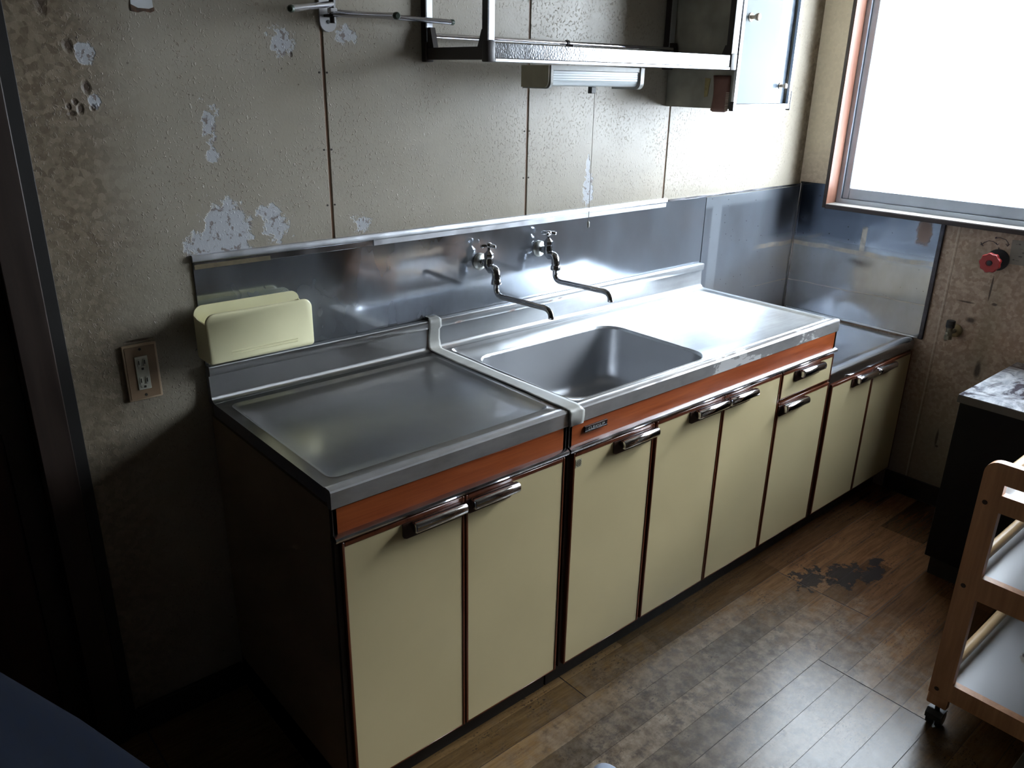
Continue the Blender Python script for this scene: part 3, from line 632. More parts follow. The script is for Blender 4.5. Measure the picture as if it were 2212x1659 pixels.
# --- hob unit
u3 = thing('hob_unit', 'low cream two-door hob cabinet with bare steel top in the corner', 'kitchen cabinet', (2.1, -0.28, 0))
carcass(u3, 1.803, 2.398, 0.580)
m = MB(); ZG = 0.619
pr = [(-0.004, ZG-0.03), (-0.004, ZG+0.003), (-0.012, ZG+0.003), (-0.020, ZG-0.004), (-0.50, ZG-0.005), (-0.515, ZG-0.002), (-0.530, ZG+0.0035), (-0.545, ZG+0.0035), (-0.554, ZG-0.001), (YC, ZG-0.010), (YC, 0.583), (YC+0.003, 0.5805), (-0.545, 0.5805)]
m.prism(pr, 'x', 1.804, 2.408)
m.obj('steel_top', MAT['hob_top'], u3, 50)
m = MB()
m.prism([(-0.546, 0.581), (-0.553, 0.581), (-0.553, 0.577), (-0.546, 0.577)], 'x', 1.806, 2.398); m.obj('chrome_strip', MAT['chrome_dull'], u3)
front(u3, 'door', 1.813, 2.0985, ZB, 0.577, 1.962, 2.090, 0.563)
front(u3, 'door', 2.1015, 2.394, ZB, 0.577, 2.104, 2.234, 0.563, 1)
MAT['green'] = plain('green_rag', (0.03, 0.14, 0.07), 0.8)
tag(MB().box(2.22, 2.262, -0.018, -0.008, 0.6222, 0.6262, 0.001, 1).obj('green_scrap', MAT['green'], None), 'small green scrap lying at the rear edge of the low steel hob top', 'scrap')

# --- splash backs
a = thing('sink_splashback', 'long scratched steel splashback behind the taps with a rolled top edge', 'splashback', (0.8, -0.004, 0.886))
MB().box(0.001, 1.80, -0.004, 0.0, 0.8865, 1.118, 0.0005, 1).obj('steel_sheet', MAT['splash'], a)
pr = [(0.0, 1.117), (-0.0075, 1.117), (-0.0095, 1.1195), (-0.0095, 1.128), (-0.007, 1.1315), (0.0, 1.132)]
MB().prism(pr, 'x', 0.0, 1.579).obj('top_cap', MAT['aluminium'], a)
MB().box(0.004, 0.445, -0.0065, -0.004, 1.102, 1.1165, 0.001, 1).obj('edge_strip', MAT['chrome_dull'], a)
MB().box(0.447, 1.578, -0.0065, -0.004, 1.102, 1.1165, 0.001, 1).obj('edge_strip', MAT['aluminium'], a)
MAT['oldglue'] = plain('old_tape', (0.144, 0.108, 0.054), 0.6, 0, 0.2, 40)
MB().box(0.003, 0.175, -0.0072, -0.0066, 1.1015, 1.1115).obj('old_tape_residue', MAT['oldglue'], a)
bq = thing('hob_splashback', 'tall smeared steel sheet on the back wall in the corner behind the hob top', 'splashback', (2.1, -0.004, 0.63))
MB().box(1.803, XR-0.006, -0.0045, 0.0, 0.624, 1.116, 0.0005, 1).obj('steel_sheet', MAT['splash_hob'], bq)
MB().box(1.581, XR-0.004, -0.006, 0.0, 1.119, 1.126, 0.001, 1).obj('top_cap', MAT['chrome_dull'], bq)
MAT['dark_trim'] = plain('dark_metal_trim', (0.075, 0.075, 0.095), 0.35, 0.5, 0.2, 40)
cq = thing('corner_splashback', 'dented greasy steel sheet on the window wall under the window', 'splashback', (XR-0.004, -0.29, 0.63))
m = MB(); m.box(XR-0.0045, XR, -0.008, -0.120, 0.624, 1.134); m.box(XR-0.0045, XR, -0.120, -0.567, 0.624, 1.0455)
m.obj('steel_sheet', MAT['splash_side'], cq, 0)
MB().box(XR-0.009, XR, -0.567, -0.583, 0.622, 1.0455, 0.002, 1).obj('edge_frame', MAT['dark_trim'], cq)
m = MB(); m.box(XR-0.013, XR-0.0046, -0.0048, -0.0145, 0.624, 1.128, 0.002, 1); m.obj('corner_strip', MAT['chrome_dull'], cq)
MB().box(XR-0.008, XR-0.0046, -0.02, -0.565, 0.6225, 0.630, 0.001, 1).obj('bottom_strip', MAT['aluminium'], cq)

# ================================================================== OBJECTS
# --- white tape over the joint of the two tops
MAT['tape'] = plain('white_vinyl_tape', (0.348, 0.348, 0.324), 0.42, 0, 0.10, 30)
prof = [(-0.001, 0.8905), (-0.020, 0.8895), (-0.0255, 0.886), (-0.0265, 0.866), (-0.021, 0.858), (-0.0185, 0.83), (-0.0225, 0.812), (-0.031, 0.8042), (-0.05, 0.8035), (-0.15, 0.8032), (-0.28, 0.8035), (-0.41, 0.8032), (-0.50, 0.8035), (-0.540, 0.8040), (-0.5555, 0.8025), (-0.5605, 0.795), (-0.5612, 0.780), (-0.5605, 0.763)]
m = MB(); rows = []
for i, (y, z) in enumerate(prof):
    wob = 0.0018*math.sin(i*1.9); x0 = 0.594+wob; x1 = 0.633-wob*0.8
    if y < -0.30: x1 += 0.006
    if z < 0.80 and y < -0.3: x0 += 0.002; x1 += 0.004
    rw = []
    for k in range(7):
        f = k/6; cr = 0.0009*math.sin(f*9+i*0.7) if y > -0.55 else 0.0022*math.sin(f*15+i)
        lift = 0.004*max(0, 1-f*3) if i < 2 else 0
        ny, nz = (0, 1) if (-0.545 < y < -0.03) or i < 2 else (-1, 0)
        rw.append((x0+(x1-x0)*f, y+ny*abs(cr), z+nz*abs(cr)+lift))
    rows.append(rw)
m.loops(rows, False, False, False)
o = m.obj('joint_tape', MAT['tape'], None, 60); sm = o.modifiers.new('thick', 'SOLIDIFY'); sm.thickness = 0.0008; sm.offset = 1
tag(o, 'strip of whitish tape over the joint between the flat top and sink', 'tape')

# --- knife and utensil pocket
MAT['pocket'] = plain('cream_plastic', (0.82, 0.77, 0.48), 0.30, 0, 0.03, 8)
MAT['pocket_groove'] = plain('cream_plastic_groove', (0.252, 0.234, 0.150), 0.4)
kp = thing('utensil_pocket', 'cream plastic utensil pocket hung on the left end of the steel splashback', 'utensil holder', (0.105, -0.05, 0.9))
px0, px1, pz0, pz1 = -0.018, 0.227, 0.912, 1.022
def side_poly(r, x0, x1, z0, z1, n=7, rb=0.008):
    pts = []
    for cx, cz, a0, rr in ((x1-r, z1-r, 0, r), (x0+r, z1-r, PI/2, r), (x0+rb, z0+rb, PI, rb), (x1-rb, z0+rb, 1.5*PI, rb)):
        for i in range(n+1):
            aa = a0+i*PI/2/n; pts.append((cx+rr*math.cos(aa), cz+rr*math.sin(aa)))
    return pts
m = MB(); m.prism(side_poly(0.020, px0, px1, pz0, pz1+0.006), 'y', -0.0260, -0.0235); m.obj('back_plate', MAT['pocket'], kp)
m = MB()
fo = [[(x, y, z) for x, z in side_poly(r, px0+d, px1-d, pz0+d, pz1-d)] for y, d, r in ((-0.086, 0.0, 0.020), (-0.0895, 0.001, 0.019), (-0.0915, 0.004, 0.017))]
fo.insert(0, [(x, -0.083, z) for x, z in side_poly(0.018, px0+0.003, px1-0.003, pz0+0.003, pz1-0.003)])
m.loops(fo); m.obj('front_shell', MAT['pocket'], kp)
m = MB()
for xs, sgn in ((px0, 1), (px1, -1)):
    pts = [(-0.0855, pz0+0.002), (-0.026, pz0+0.002), (-0.026, pz1-0.014), (-0.045, pz1-0.019), (-0.0855, pz1-0.021)]
    m.prism(pts, 'x', xs, xs+sgn*0.003)
m.box(px0+0.003, px1-0.003, -0.0855, -0.026, pz0, pz0+0.003); m.obj('side_and_floor', MAT['pocket'], kp)
m = MB()
for z in (0.9285, 0.9345): m.cyl((0.03, -0.0915, z), (0.185, -0.0915, z), 0.0010, 8)
m.obj('front_ribs', MAT['pocket'], kp)
for xx in (0.01, 0.17): MB().box(xx, xx+0.02, -0.0235, -0.0042, 0.98, 1.0).obj('hanger', MAT['pocket'], kp)

# --- taps
MAT['tap'] = plain('worn_chrome', (0.46, 0.46, 0.48), 0.16, 1.0, 0.12, 40)
MAT['flange'] = plain('flange_chrome', (0.62, 0.64, 0.60), 0.28, 1.0, 0.1, 30)
def arc(p, c_pts, n=5):
    """quadratic bezier points from p through control to end"""
    a, b_, d = [Vector(q) for q in (p,)+tuple(c_pts)]
    return [a*(1-t)**2 + b_*2*t*(1-t) + d*t*t for t in [i/n for i in range(n+1)]]
def tap(name, label, X, Z, hrot):
    t = thing(name, label, 'tap', (X, -0.004, Z), 'long spout taps on the splashback')
    MB().lathe((X, -0.0042, Z), (0, -1, 0), [(0, 0.0235), (0.004, 0.0235), (0.008, 0.020), (0.011, 0.012)], 28).obj('flange', MAT['flange'], t)
    m = MB()
    m.lathe((X, -0.010, Z), (0, -1, 0), [(0, 0.0085), (0.010, 0.0085), (0.012, 0.0105), (0.020, 0.0105), (0.026, 0.0085)], 8)
    m.tube(arc((X, -0.028, Z), ((X, -0.048, Z-0.004), (X, -0.053, Z-0.013))) + arc((X, -0.056, Z-0.014), ((X, -0.074, Z-0.005), (X, -0.077, Z-0.026)))[1:] + [Vector((X, -0.0775, Z-0.040))], 0.010, 14,
           [0.0095, 0.011, 0.013, 0.0135, 0.013, 0.0125, 0.0122, 0.0122, 0.0122, 0.0124, 0.0122, 0.0118])
    m.tube([(X, -0.045, Z-0.010), (X, -0.0445, Z+0.004), (X, -0.044, Z+0.016)], 0.011, 14, [0.0125, 0.0125, 0.0115])
    m.obj('tap_body', MAT['tap'], t, 60)
    MB().lathe((X, -0.044, Z+0.015), (0, 0, 1), [(0, 0.0125), (0.003, 0.0135), (0.012, 0.0135), (0.015, 0.0105), (0.020, 0.0065), (0.022, 0.0045), (0.036, 0.0042)], 6).obj('bonnet', MAT['tap'], t)
    m = MB(); hz = Z+0.050
    m.lathe((X, -0.044, hz-0.004), (0, 0, 1), [(0, 0.007), (0.003, 0.0085), (0.009, 0.008), (0.011, 0.0055), (0.0125, 0.0)], 14)
    for k in range(3):
        aa = hrot + k*2*PI/3; d = Vector((math.cos(aa), math.sin(aa), 0))
        o_ = Vector((X, -0.044, hz+0.001))
        m.tube([o_+d*0.003, o_+d*0.010, o_+d*0.018+Vector((0, 0, -0.001)), o_+d*0.023+Vector((0, 0, -0.002)), o_+d*0.0245+Vector((0, 0, -0.002))], 0.005, 10, [0.0050, 0.0046, 0.0054, 0.0050, 0.002])
    m.obj('tap_handle', MAT['tap'], t, 60)
    MB().lathe((X, -0.0775, Z-0.037), (0, 0, -1), [(0, 0.0125), (0.002, 0.0135), (0.010, 0.0145), (0.013, 0.0145), (0.015, 0.0115)], 18).obj('collar', MAT['tap'], t)
    p = [Vector((X, -0.0775, Z-0.048)), Vector((X, -0.0775, Z-0.058))] + arc((X, -0.0775, Z-0.062), ((X, -0.079, Z-0.082), (X+0.001, -0.104, Z-0.0815)))
    p += [Vector((X+0.003, -0.17, Z-0.079)), Vector((X+0.006, -0.245, Z-0.077))] + arc((X+0.007, -0.262, Z-0.0765), ((X+0.008, -0.288, Z-0.077), (X+0.008, -0.290, Z-0.098))) 
    MB().tube(p, 0.0078, 14).obj('spout', MAT['tap'], t, 60)
    MB().cyl((X+0.008, -0.290, Z-0.096), (X+0.008, -0.290, Z-0.101), 0.0084, 14).obj('spout_tip', MAT['chrome_dull'], t)
    return t
tap('tap', 'left wall tap with long spout, nearer the cream utensil pocket', 0.783, 1.020, 0.7)
tap('tap', 'right wall tap with long spout, nearer the window corner', 1.005, 1.030, 1.75)

# --- dish rack under the ceiling line and the wall cabinet at its end
MAT['rackplastic'] = plain('dark_brown_plastic', (0.022, 0.014, 0.012), 0.4)
em = NB('embossed_aluminium'); v = em.voro(em.objc, 230.0)
em.set(Base_Color=(0.24, 0.245, 0.255), Metallic=1.0, Roughness=em.rng(em.noise(em.objc, 20, 2), 0.3, 0.7, 0.16, 0.26)); em.bump(v, 0.25, 0.001); MAT['emboss'] = em.m
rk = thing('dish_rack', 'hanging metal dish rack shelf with dark end frames and patterned front strip', 'dish rack', (1.07, -0.13, 1.53))
RT = 1.98
def end_frame(x0, x1, nm):
    for y0, y1, wch in ((-0.003, -0.022, 0), (-0.234, -0.253, 1)):
        m = MB(); m.box(x0, x1, y0, y1, 1.572, RT, 0.001, 1); m.obj('post', [MAT['aluminium']], rk)
        e = MB(); e.box(x0-0.0025, x0-0.0002, y0, y1, 1.56, RT); e.obj('post_side_strip', MAT['rackplastic'], rk)
    f = MB()
    f.box(x0-0.003, x1+0.001, -0.002, -0.0235, 1.528, 1.5725, 0.003, 2); f.box(x0-0.003, x1+0.001, -0.2325, -0.2548, 1.528, 1.5725, 0.003, 2)
    f.box(x0, x1, -0.0235, -0.2325, 1.533, 1.560, 0.001, 1)
    f.prism([(-0.0235, 1.560), (-0.046, 1.560), (-0.034, 1.604), (-0.0235, 1.604)], 'x', x0+0.002, x1-0.002)
    f.prism([(-0.2325, 1.560), (-0.212, 1.560), (-0.226, 1.595), (-0.2325, 1.595)], 'x', x0+0.002, x1-0.002)
    f.obj('end_bracket', MAT['rackplastic'], rk)
    MB().box(x0, x1, -0.003, -0.253, RT, RT+0.016).obj('top_bar', MAT['rackplastic'], rk)
end_frame(0.606, 0.624, 'a'); end_frame(1.505, 1.531, 'b')
MB().box(0.6252, 1.5018, -0.246, -0.251, 1.537, 1.568, 0.0005, 1).obj('front_strip', MAT['emboss'], rk)
MB().box(0.6252, 1.5018, -0.244, -0.2535, 1.529, 1.5365, 0.001, 1).obj('front_rail', MAT['aluminium'], rk)
MB().cyl((0.622, -0.034, 1.586), (1.507, -0.034, 1.586), 0.0058, 14).obj('rear_rail', MAT['chrome'], rk)
MB().cyl((0.622, -0.030, 1.80), (1.507, -0.030, 1.80), 0.0058, 14).obj('rear_rail', MAT['chrome'], rk)
m = MB()
m.lathe((1.055, -0.034, 1.586), (1, 0, 0), [(0, 0.0085), (0.008, 0.0085)], 12); m.box(1.056, 1.062, -0.040, -0.060, 1.555, 1.583, 0.001, 1); m.obj('rail_clip', MAT['rackplastic'], rk)
for i in range(7):
    y = -0.045-i*0.031
    MB().cyl((0.6225, y, 1.541), (1.5065, y, 1.541), 0.0028, 8).obj('shelf_rod', MAT['chrome_dull'], rk)
MAT['cabside'] = plain('grey_cabinet_board', (0.396, 0.372, 0.300), 0.55, 0, 0.2, 9)
MAT['cabdoor'] = plain('pale_acrylic_door', (0.26, 0.30, 0.31), 0.45, 0, 0.02, 5, 0.12)
MAT['cabglass'] = plain('rain_glass_door', (0.26, 0.33, 0.42), 0.18, 0, 0.2, 60, None, 0.3)
MAT['knob'] = plain('cream_knob', (0.62, 0.50, 0.38), 0.35)
wc = thing('wall_cabinet', 'small wall cabinet with pale sliding door at the right end of the dish rack', 'wall cabinet', (1.69, -0.13, 1.42))
m = MB(); m.box(1.536, 1.550, -0.002, -0.246, 1.421, 1.99, 0.001, 1); m.box(1.826, 1.838, -0.002, -0.246, 1.421, 1.99, 0.001, 1); m.box(1.550, 1.826, -0.002, -0.246, 1.421, 1.433); m.box(1.550, 1.826, -0.002, -0.246, 1.978, 1.99); m.box(1.550, 1.826, -0.002, -0.010, 1.433, 1.978)
m.obj('cabinet_body', MAT['cabside'], wc)
m = MB(); m.box(1.534, 1.549, -0.246, -0.256, 1.436, 1.99, 0.001, 1); m.box(1.827, 1.840, -0.246, -0.256, 1.436, 1.99, 0.001, 1); m.box(1.536, 1.838, -0.246, -0.256, 1.420, 1.436, 0.001, 1); m.box(1.549, 1.827, -0.246, -0.256, 1.978, 1.99)
m.obj('front_frame', MAT['aluminium'], wc)
MB().box(1.530, 1.5385, -0.243, -0.2575, 1.416, 1.442, 0.002, 1).obj('corner_cap', MAT['rackplastic'], wc); MB().box(1.836, 1.8425, -0.243, -0.2575, 1.416, 1.475, 0.002, 1).obj('corner_cap', MAT['rackplastic'], wc)
def knob(p, parent, s=1.0):
    k = MB().lathe(p, (0, -1, 0), [(0, 0.012*s), (0.002, 0.012*s), (0.0025, 0.006*s), (0.013*s, 0.005*s), (0.018*s, 0.0085*s), (0.024*s, 0.0105*s), (0.028*s, 0.009*s), (0.030*s, 0.004*s)], 16)
    kid(k.obj('knob', MAT['knob']), parent)
s1 = MB().box(1.5495, 1.742, -0.2435, -0.249, 1.4365, 1.9775, 0.0005, 1).obj('sliding_door', MAT['cabdoor'], wc)
knob((1.584, -0.249, 1.672), s1)
s2 = MB().box(1.70, 1.8265, -0.236, -0.2415, 1.4365, 1.9775, 0.0005, 1).obj('sliding_door', MAT['cabglass'], wc)
knob((1.793, -0.2415, 1.488), s2, 0.8)
MAT['browntape'] = plain('brown_packing_tape', (0.192, 0.082, 0.058), 0.4, 0, 0.1, 30); MAT['teeth'] = plain('pale_tape_edge', (0.429, 0.328, 0.250), 0.5); MAT['yellowtape'] = plain('yellowed_tape', (0.347, 0.265, 0.102), 0.5, 0, 0.15, 60)
bt = thing('packing_tape', 'brown packing tape wrapped round the lower front corner of the wall cabinet', 'tape', (1.534, -0.20, 1.42))
m = MB(); pts = []
for i in range(9):
    z = 1.412+0.102*i/8; pts.append(z)
rows = []
for i, z in enumerate(pts):
    rows.append([(1.5352-0.003*math.sin(PI*k/6)-0.001, -0.176-0.062*k/6 - (0.006*abs(math.sin(i*0.4)) if k == 0 else 0), z+(0.004 if k in (0, 6) and i == 0 else 0)) for k in range(7)])
m.loops(rows, False, False, False)
o = m.obj('tape_strip', MAT['browntape'], bt, 60); sm = o.modifiers.new('thick', 'SOLIDIFY'); sm.thickness = 0.001
m = MB()
for i in range(12): m.box(1.5315, 1.5335, -0.228, -0.2395, 1.416+i*0.0045, 1.4185+i*0.0045)
m.obj('toothed_edge', MAT['teeth'], bt)
tag(MB().prism([(-0.148, 1.452), (-0.160, 1.455), (-0.166, 1.505), (-0.146, 1.507)], 'x', 1.5345, 1.5358).obj('yellow_tape', MAT['yellowtape'], None), 'scrap of yellowed tape stuck on the grey side of the wall cabinet', 'tape')

# --- lamp below the rack
MAT['lampcream'] = plain('lamp_cream', (0.403, 0.361, 0.252), 0.4, 0, 0.06); MAT['lamprim'] = plain('lamp_rim', (0.396, 0.396, 0.372), 0.35)
df = NB('ribbed_diffuser'); wv = df.wave(df.objc, 55.0, 0.0, 'Z', 0.0)
df.set(Base_Color=(0.58, 0.63, 0.65), Roughness=0.18, Transmission_Weight=0.0, Subsurface_Weight=0.0); df.bump(wv, 0.35, 0.001); MAT['diffuser'] = df.m
lp = thing('strip_lamp', 'cream strip lamp with ribbed diffuser and pull cord under the dish rack', 'lamp', (1.015, -0.15, 1.475))
def lampsec(d, dz=0.0):
    y0, y1, z0, z1 = -0.100-d*0, -0.203+d, 1.473+d, 1.527-dz; r = 0.016
    pts = [(y0, z1), (y1, z1)]
    for i in range(7):
        aa = PI + i*PI/2/6; pts.append((y1+r+r*math.cos(aa), z0+r+r*math.sin(aa)))
    pts += [(y0, z0)]
    return pts
for x0, x1 in ((0.838, 0.850), (1.176, 1.188)):
    e = MB().prism(lampsec(0.003), 'x', x0, x1); cap = e.obj('end_cap', MAT['lampcream'], lp)
    r0, r1 = (0.8435, 0.8515) if x0 < 1 else (1.1745, 1.1885)
    kid(MB().prism(lampsec(0.0), 'x', r0, r1).obj('end_cap_rim', MAT['lamprim']), cap)
MB().prism(lampsec(0.006, 0.012), 'x', 0.8515, 1.1745).obj('diffuser', MAT['diffuser'], lp)
MB().box(0.8515, 1.1745, -0.100, -0.200, 1.516, 1.527).obj('lamp_base', MAT['lamprim'], lp)
MB().box(1.020, 1.036, -0.158, -0.172, 1.462, 1.4785, 0.001, 1).obj('switch', MAT['ink'], lp)
MAT['cord'] = plain('grey_cord', (0.30, 0.27, 0.23), 0.7)
cd = MB().cyl((1.0395, -0.165, 1.478), (1.0405, -0.165, 1.128), 0.0008, 6).obj('pull_cord', MAT['cord'], lp)
kid(MB().lathe((1.0405, -0.165, 1.128), (0, 0, -1), [(0, 0.002), (0.003, 0.004), (0.014, 0.0045), (0.018, 0.002)], 10).obj('cord_weight', MAT['lamprim']), cd)

# --- swing towel bars on the wall
MAT['capgreen'] = plain('dark_green_cap', (0.030, 0.051, 0.030), 0.5); MAT['bracket'] = plain('white_bracket', (0.504, 0.496, 0.504), 0.45)
tw = thing('towel_bars', 'three swinging metal towel bars with green tips on a white wall bracket', 'towel rail', (0.357, 0, 1.63))
poly = [(0.337, 1.700), (0.377, 1.700), (0.3775, 1.607)] + [(0.357+0.0205*math.cos(-a_), 1.603+0.020*math.sin(-a_)) for a_ in [i*PI/8 for i in range(0, 9)]] + [(0.3365, 1.607)]
MB().prism(poly, 'y', -0.005, 0.0).obj('wall_plate', MAT['bracket'], tw)
MB().lathe((0.357, -0.005, 1.6035), (0, -1, 0), [(0, 0.004), (0.0015, 0.0038)], 10).obj('screw', MAT['ink'], tw)
m = MB(); m.box(0.346, 0.366, -0.005, -0.034, 1.655, 1.664, 0.001, 1); m.box(0.346, 0.366, -0.005, -0.034, 1.612, 1.618, 0.001, 1); m.cyl((0.356, -0.027, 1.60), (0.356, -0.027, 1.675), 0.0065, 12); m.obj('pivot', MAT['rackplastic'], tw)
MB().box(0.3475, 0.3645, -0.0195, -0.034, 1.620, 1.630, 0.001, 1).obj('spacer', MAT['bracket'], tw)
for p0, p1 in (((0.356, -0.027, 1.638), (0.141, -0.26, 1.6055)), ((0.356, -0.027, 1.6225), (0.672, -0.042, 1.6175)), ((0.356, -0.027, 1.618), (0.311, -0.35, 1.600))):
    p0, p1 = Vector(p0), Vector(p1); d = (p1-p0).normalized()
    r_ = MB().cyl(p0, p1-d*0.008, 0.0058, 14).obj('towel_bar', MAT['chrome_dull'], tw)
    kid(MB().lathe(p1-d*0.010, d, [(0, 0.0064), (0.007, 0.0066), (0.010, 0.0045)], 12).obj('bar_tip', MAT['capgreen']), r_)

# --- wall socket
MAT['sockplate'] = plain('tan_plate', (0.270, 0.180, 0.108), 0.45, 0, 0.08, 30); MAT['sockedge'] = plain('tan_plate_edge', (0.468, 0.342, 0.225), 0.45); MAT['sockwhite'] = plain('ivory_socket', (0.530, 0.530, 0.449), 0.4)
so = thing('wall_socket', 'tan double wall socket with ivory outlets, left of the units', 'socket', (-0.132, 0, 0.9))
m = MB(); m.mi = 1; m.box(-0.167, -0.097, -0.0075, 0.0, 0.838, 0.962, 0.003, 2); m.mi = 0; m.box(-0.1625, -0.1015, -0.0085, -0.007, 0.8425, 0.9575, 0.0005, 1)
m.obj('cover_plate', [MAT['sockplate'], MAT['sockedge']], so)
MB().box(-0.1455, -0.1195, -0.0105, -0.008, 0.862, 0.936, 0.0008, 1).obj('outlet_block', MAT['sockwhite'], so)
MAT['slot'] = plain('slot_dark', (0.03, 0.025, 0.02), 0.6)
for zc in (0.919, 0.879):
    m = MB(); m.mi = 0
    for xx in (-0.1385, -0.1265): m.box(xx-0.003, xx+0.003, -0.0120, -0.0100, zc-0.004, zc+0.011, 0.0005, 1)
    m.prism([(-0.1325+0.008*math.cos(PI+i*PI/8), zc-0.006+0.008*math.sin(PI+i*PI/8)) for i in range(9)], 'y', -0.0120, -0.0100)
    m.mi = 1
    for xx in (-0.1385, -0.1265): m.box(xx-0.0010, xx+0.0010, -0.0124, -0.0118, zc-0.0005, zc+0.0085)
    m.box(-0.1348, -0.1302, -0.0124, -0.0118, zc-0.0125, zc-0.0078)
    m.obj('outlet', [MAT['sockwhite'], MAT['slot']], so)
for z in (0.951, 0.849): MB().lathe((-0.132, -0.0084, z), (0, -1, 0), [(0, 0.003), (0.0008, 0.0028)], 10).obj('screw', MAT['slot'], so)

# --- white paper label at the top of the wall
MAT['paper'] = plain('white_paper', (0.634, 0.653, 0.672), 0.6, 0, 0.04); MAT['rustpaper'] = plain('rusty_edge', (0.150, 0.078, 0.042), 0.7, 0, 0.3, 120)
pp = thing('paper_label', 'white paper label with rusty lower edge stuck high on the left wall', 'label', (-0.03, 0, 1.6))
MB().box(-0.052, -0.012, -0.0012, 0.0, 1.6055, 1.70).obj('paper', MAT['paper'], pp)
MB().prism([(-0.053, 1.601), (-0.040, 1.599), (-0.030, 1.602), (-0.018, 1.600), (-0.0105, 1.603), (-0.0105, 1.610), (-0.02, 1.6065), (-0.04, 1.607), (-0.053, 1.613)], 'y', -0.0016, 0.0).obj('rusty_edge', MAT['rustpaper'], pp)

# --- gas valve with red wheel
MAT['redplastic'] = plain('red_plastic', (0.372, 0.027, 0.027), 0.35, 0, 0.06, 30); MAT['blackplastic'] = plain('black_plastic', (0.015, 0.018, 0.022), 0.45)
gv = thing('gas_valve', 'red hand wheel valve on a black disc under the window', 'valve', (XR, -0.765, 0.945))
MB().lathe((XR, -0.768, 0.951), (-1, 0, 0), [(0, 0.036), (0.003, 0.036), (0.004, 0.033), (0.005, 0.012)], 32).obj('base_disc', MAT['blackplastic'], gv)
MB().cyl((XR-0.004, -0.766, 0.949), (XR-0.048, -0.764, 0.947), 0.008, 14).obj('spindle', MAT['blackplastic'], gv)
def wheel(o, R, depth):
    n = 72; ls = []
    for d, k in ((0.0, 0.90), (0.003, 1.0), (depth-0.004, 1.0), (depth, 0.92), (depth, 0.34), (depth-0.003, 0.33)):
        ls.append([(o[0]-d, o[1]+R*k*(1+0.05*math.cos(9*2*PI*i/n)*(k > 0.5))*math.cos(2*PI*i/n), o[2]+R*k*(1+0.05*math.cos(9*2*PI*i/n)*(k > 0.5))*math.sin(2*PI*i/n)) for i in range(n)])
    return ls
m = MB(); m.loops(wheel((XR-0.044, -0.764, 0.947), 0.0325, 0.017)); m.obj('hand_wheel', MAT['redplastic'], gv)
MB().lathe((XR-0.057, -0.764, 0.947), (-1, 0, 0), [(0, 0.0085), (0.003, 0.0085), (0.0035, 0.006)], 16).obj('wheel_cap', MAT['blackplastic'], gv)
# pen arrows over the valve
m = MB()
def pen(pts, r=0.0009): m.tube([(XR-0.0006, y, z) for y, z in pts], r, 6)
pen([(-0.715, 1.002), (-0.728, 1.010), (-0.742, 1.009), (-0.752, 1.003), (-0.757, 1.000)]); pen([(-0.745, 1.0225), (-0.76, 1.0245), (-0.778, 1.021), (-0.787, 1.012), (-0.788, 1.002)])
pen([(-0.716, 1.004), (-0.710, 0.996), (-0.704, 0.993)]); pen([(-0.704, 1.001), (-0.709, 0.992), (-0.714, 0.990)]); pen([(-0.781, 1.007), (-0.788, 1.000), (-0.792, 1.008)])
pen([(-0.744, 1.022), (-0.748, 1.026), (-0.750, 1.021), (-0.745, 1.020)]); pen([(-0.751, 1.006), (-0.757, 1.000), (-0.760, 1.005)]); pen([(-0.7625, 0.992), (-0.764, 0.981)], 0.0013)
MAT['pen'] = plain('pen_ink', (0.035, 0.03, 0.06), 0.6)
tag(m.obj('pen_arrows', MAT['pen'], None), 'two curved pen arrows drawn on the wallpaper above the red valve', 'drawing')
# instruction card beside the valve
MAT['card'] = plain('grey_card', (0.252, 0.234, 0.204), 0.5, 0, 0.06); MAT['cardink'] = plain('faded_print', (0.120, 0.108, 0.102), 0.6)
ic = thing('instruction_card', 'faded printed card with rows of small text right of the red valve', 'card', (XR, -0.86, 0.98))
MB().prism([(-0.802, 0.944), (-0.905, 0.946), (-0.905, 1.026), (-0.798, 1.024)], 'x', XR-0.0012, XR).obj('card_sheet', MAT['card'], ic)
m = MB(); rnd = random.Random(3)
for row in range(5):
    y = -0.812
    while y > -0.895:
        wd = rnd.uniform(0.004, 0.012)
        if rnd.random() < 0.75: m.box(XR-0.0015, XR-0.0011, y, y-wd, 0.958+row*0.013, 0.958+row*0.013+rnd.choice((0.0012, 0.004)))
        y -= wd+0.003
m.obj('faded_print', MAT['cardink'], ic)

# --- gas cock
MAT['cockbrass'] = plain('greened_nickel', (0.26, 0.26, 0.21), 0.35, 0.45, 0.2, 60); MAT['ivoryring'] = plain('yellowed_ring', (0.276, 0.222, 0.114), 0.45)
gc = thing('gas_cock', 'small grey gas cock with black cap on a yellowed wall ring', 'gas tap', (XR, -0.672, 0.70))
MB().lathe((XR, -0.685, 0.682), (-1, 0, 0), [(0, 0.024), (0.004, 0.024), (0.007, 0.020), (0.008, 0.008)], 24).obj('wall_ring', MAT['ivoryring'], gc)
MB().cyl((XR-0.006, -0.685, 0.682), (XR-0.050, -0.685, 0.682), 0.0075, 14).obj('neck', MAT['cockbrass'], gc)
m = MB(); cx_ = XR-0.054
m.lathe((cx_, -0.685, 0.660), (0, 0, 1), [(0, 0.0135), (0.010, 0.0135), (0.013, 0.0105)], 6); m.lathe((cx_, -0.685, 0.672), (0, 0, 1), [(0, 0.0115), (0.012, 0.0105), (0.026, 0.0105), (0.028, 0.012), (0.031, 0.012)], 18)
m.lathe((cx_-0.010, -0.685, 0.682), (-1, 0, 0), [(0, 0.006), (0.006, 0.006), (0.007, 0.004)], 6)
m.obj('cock_body', MAT['cockbrass'], gc)
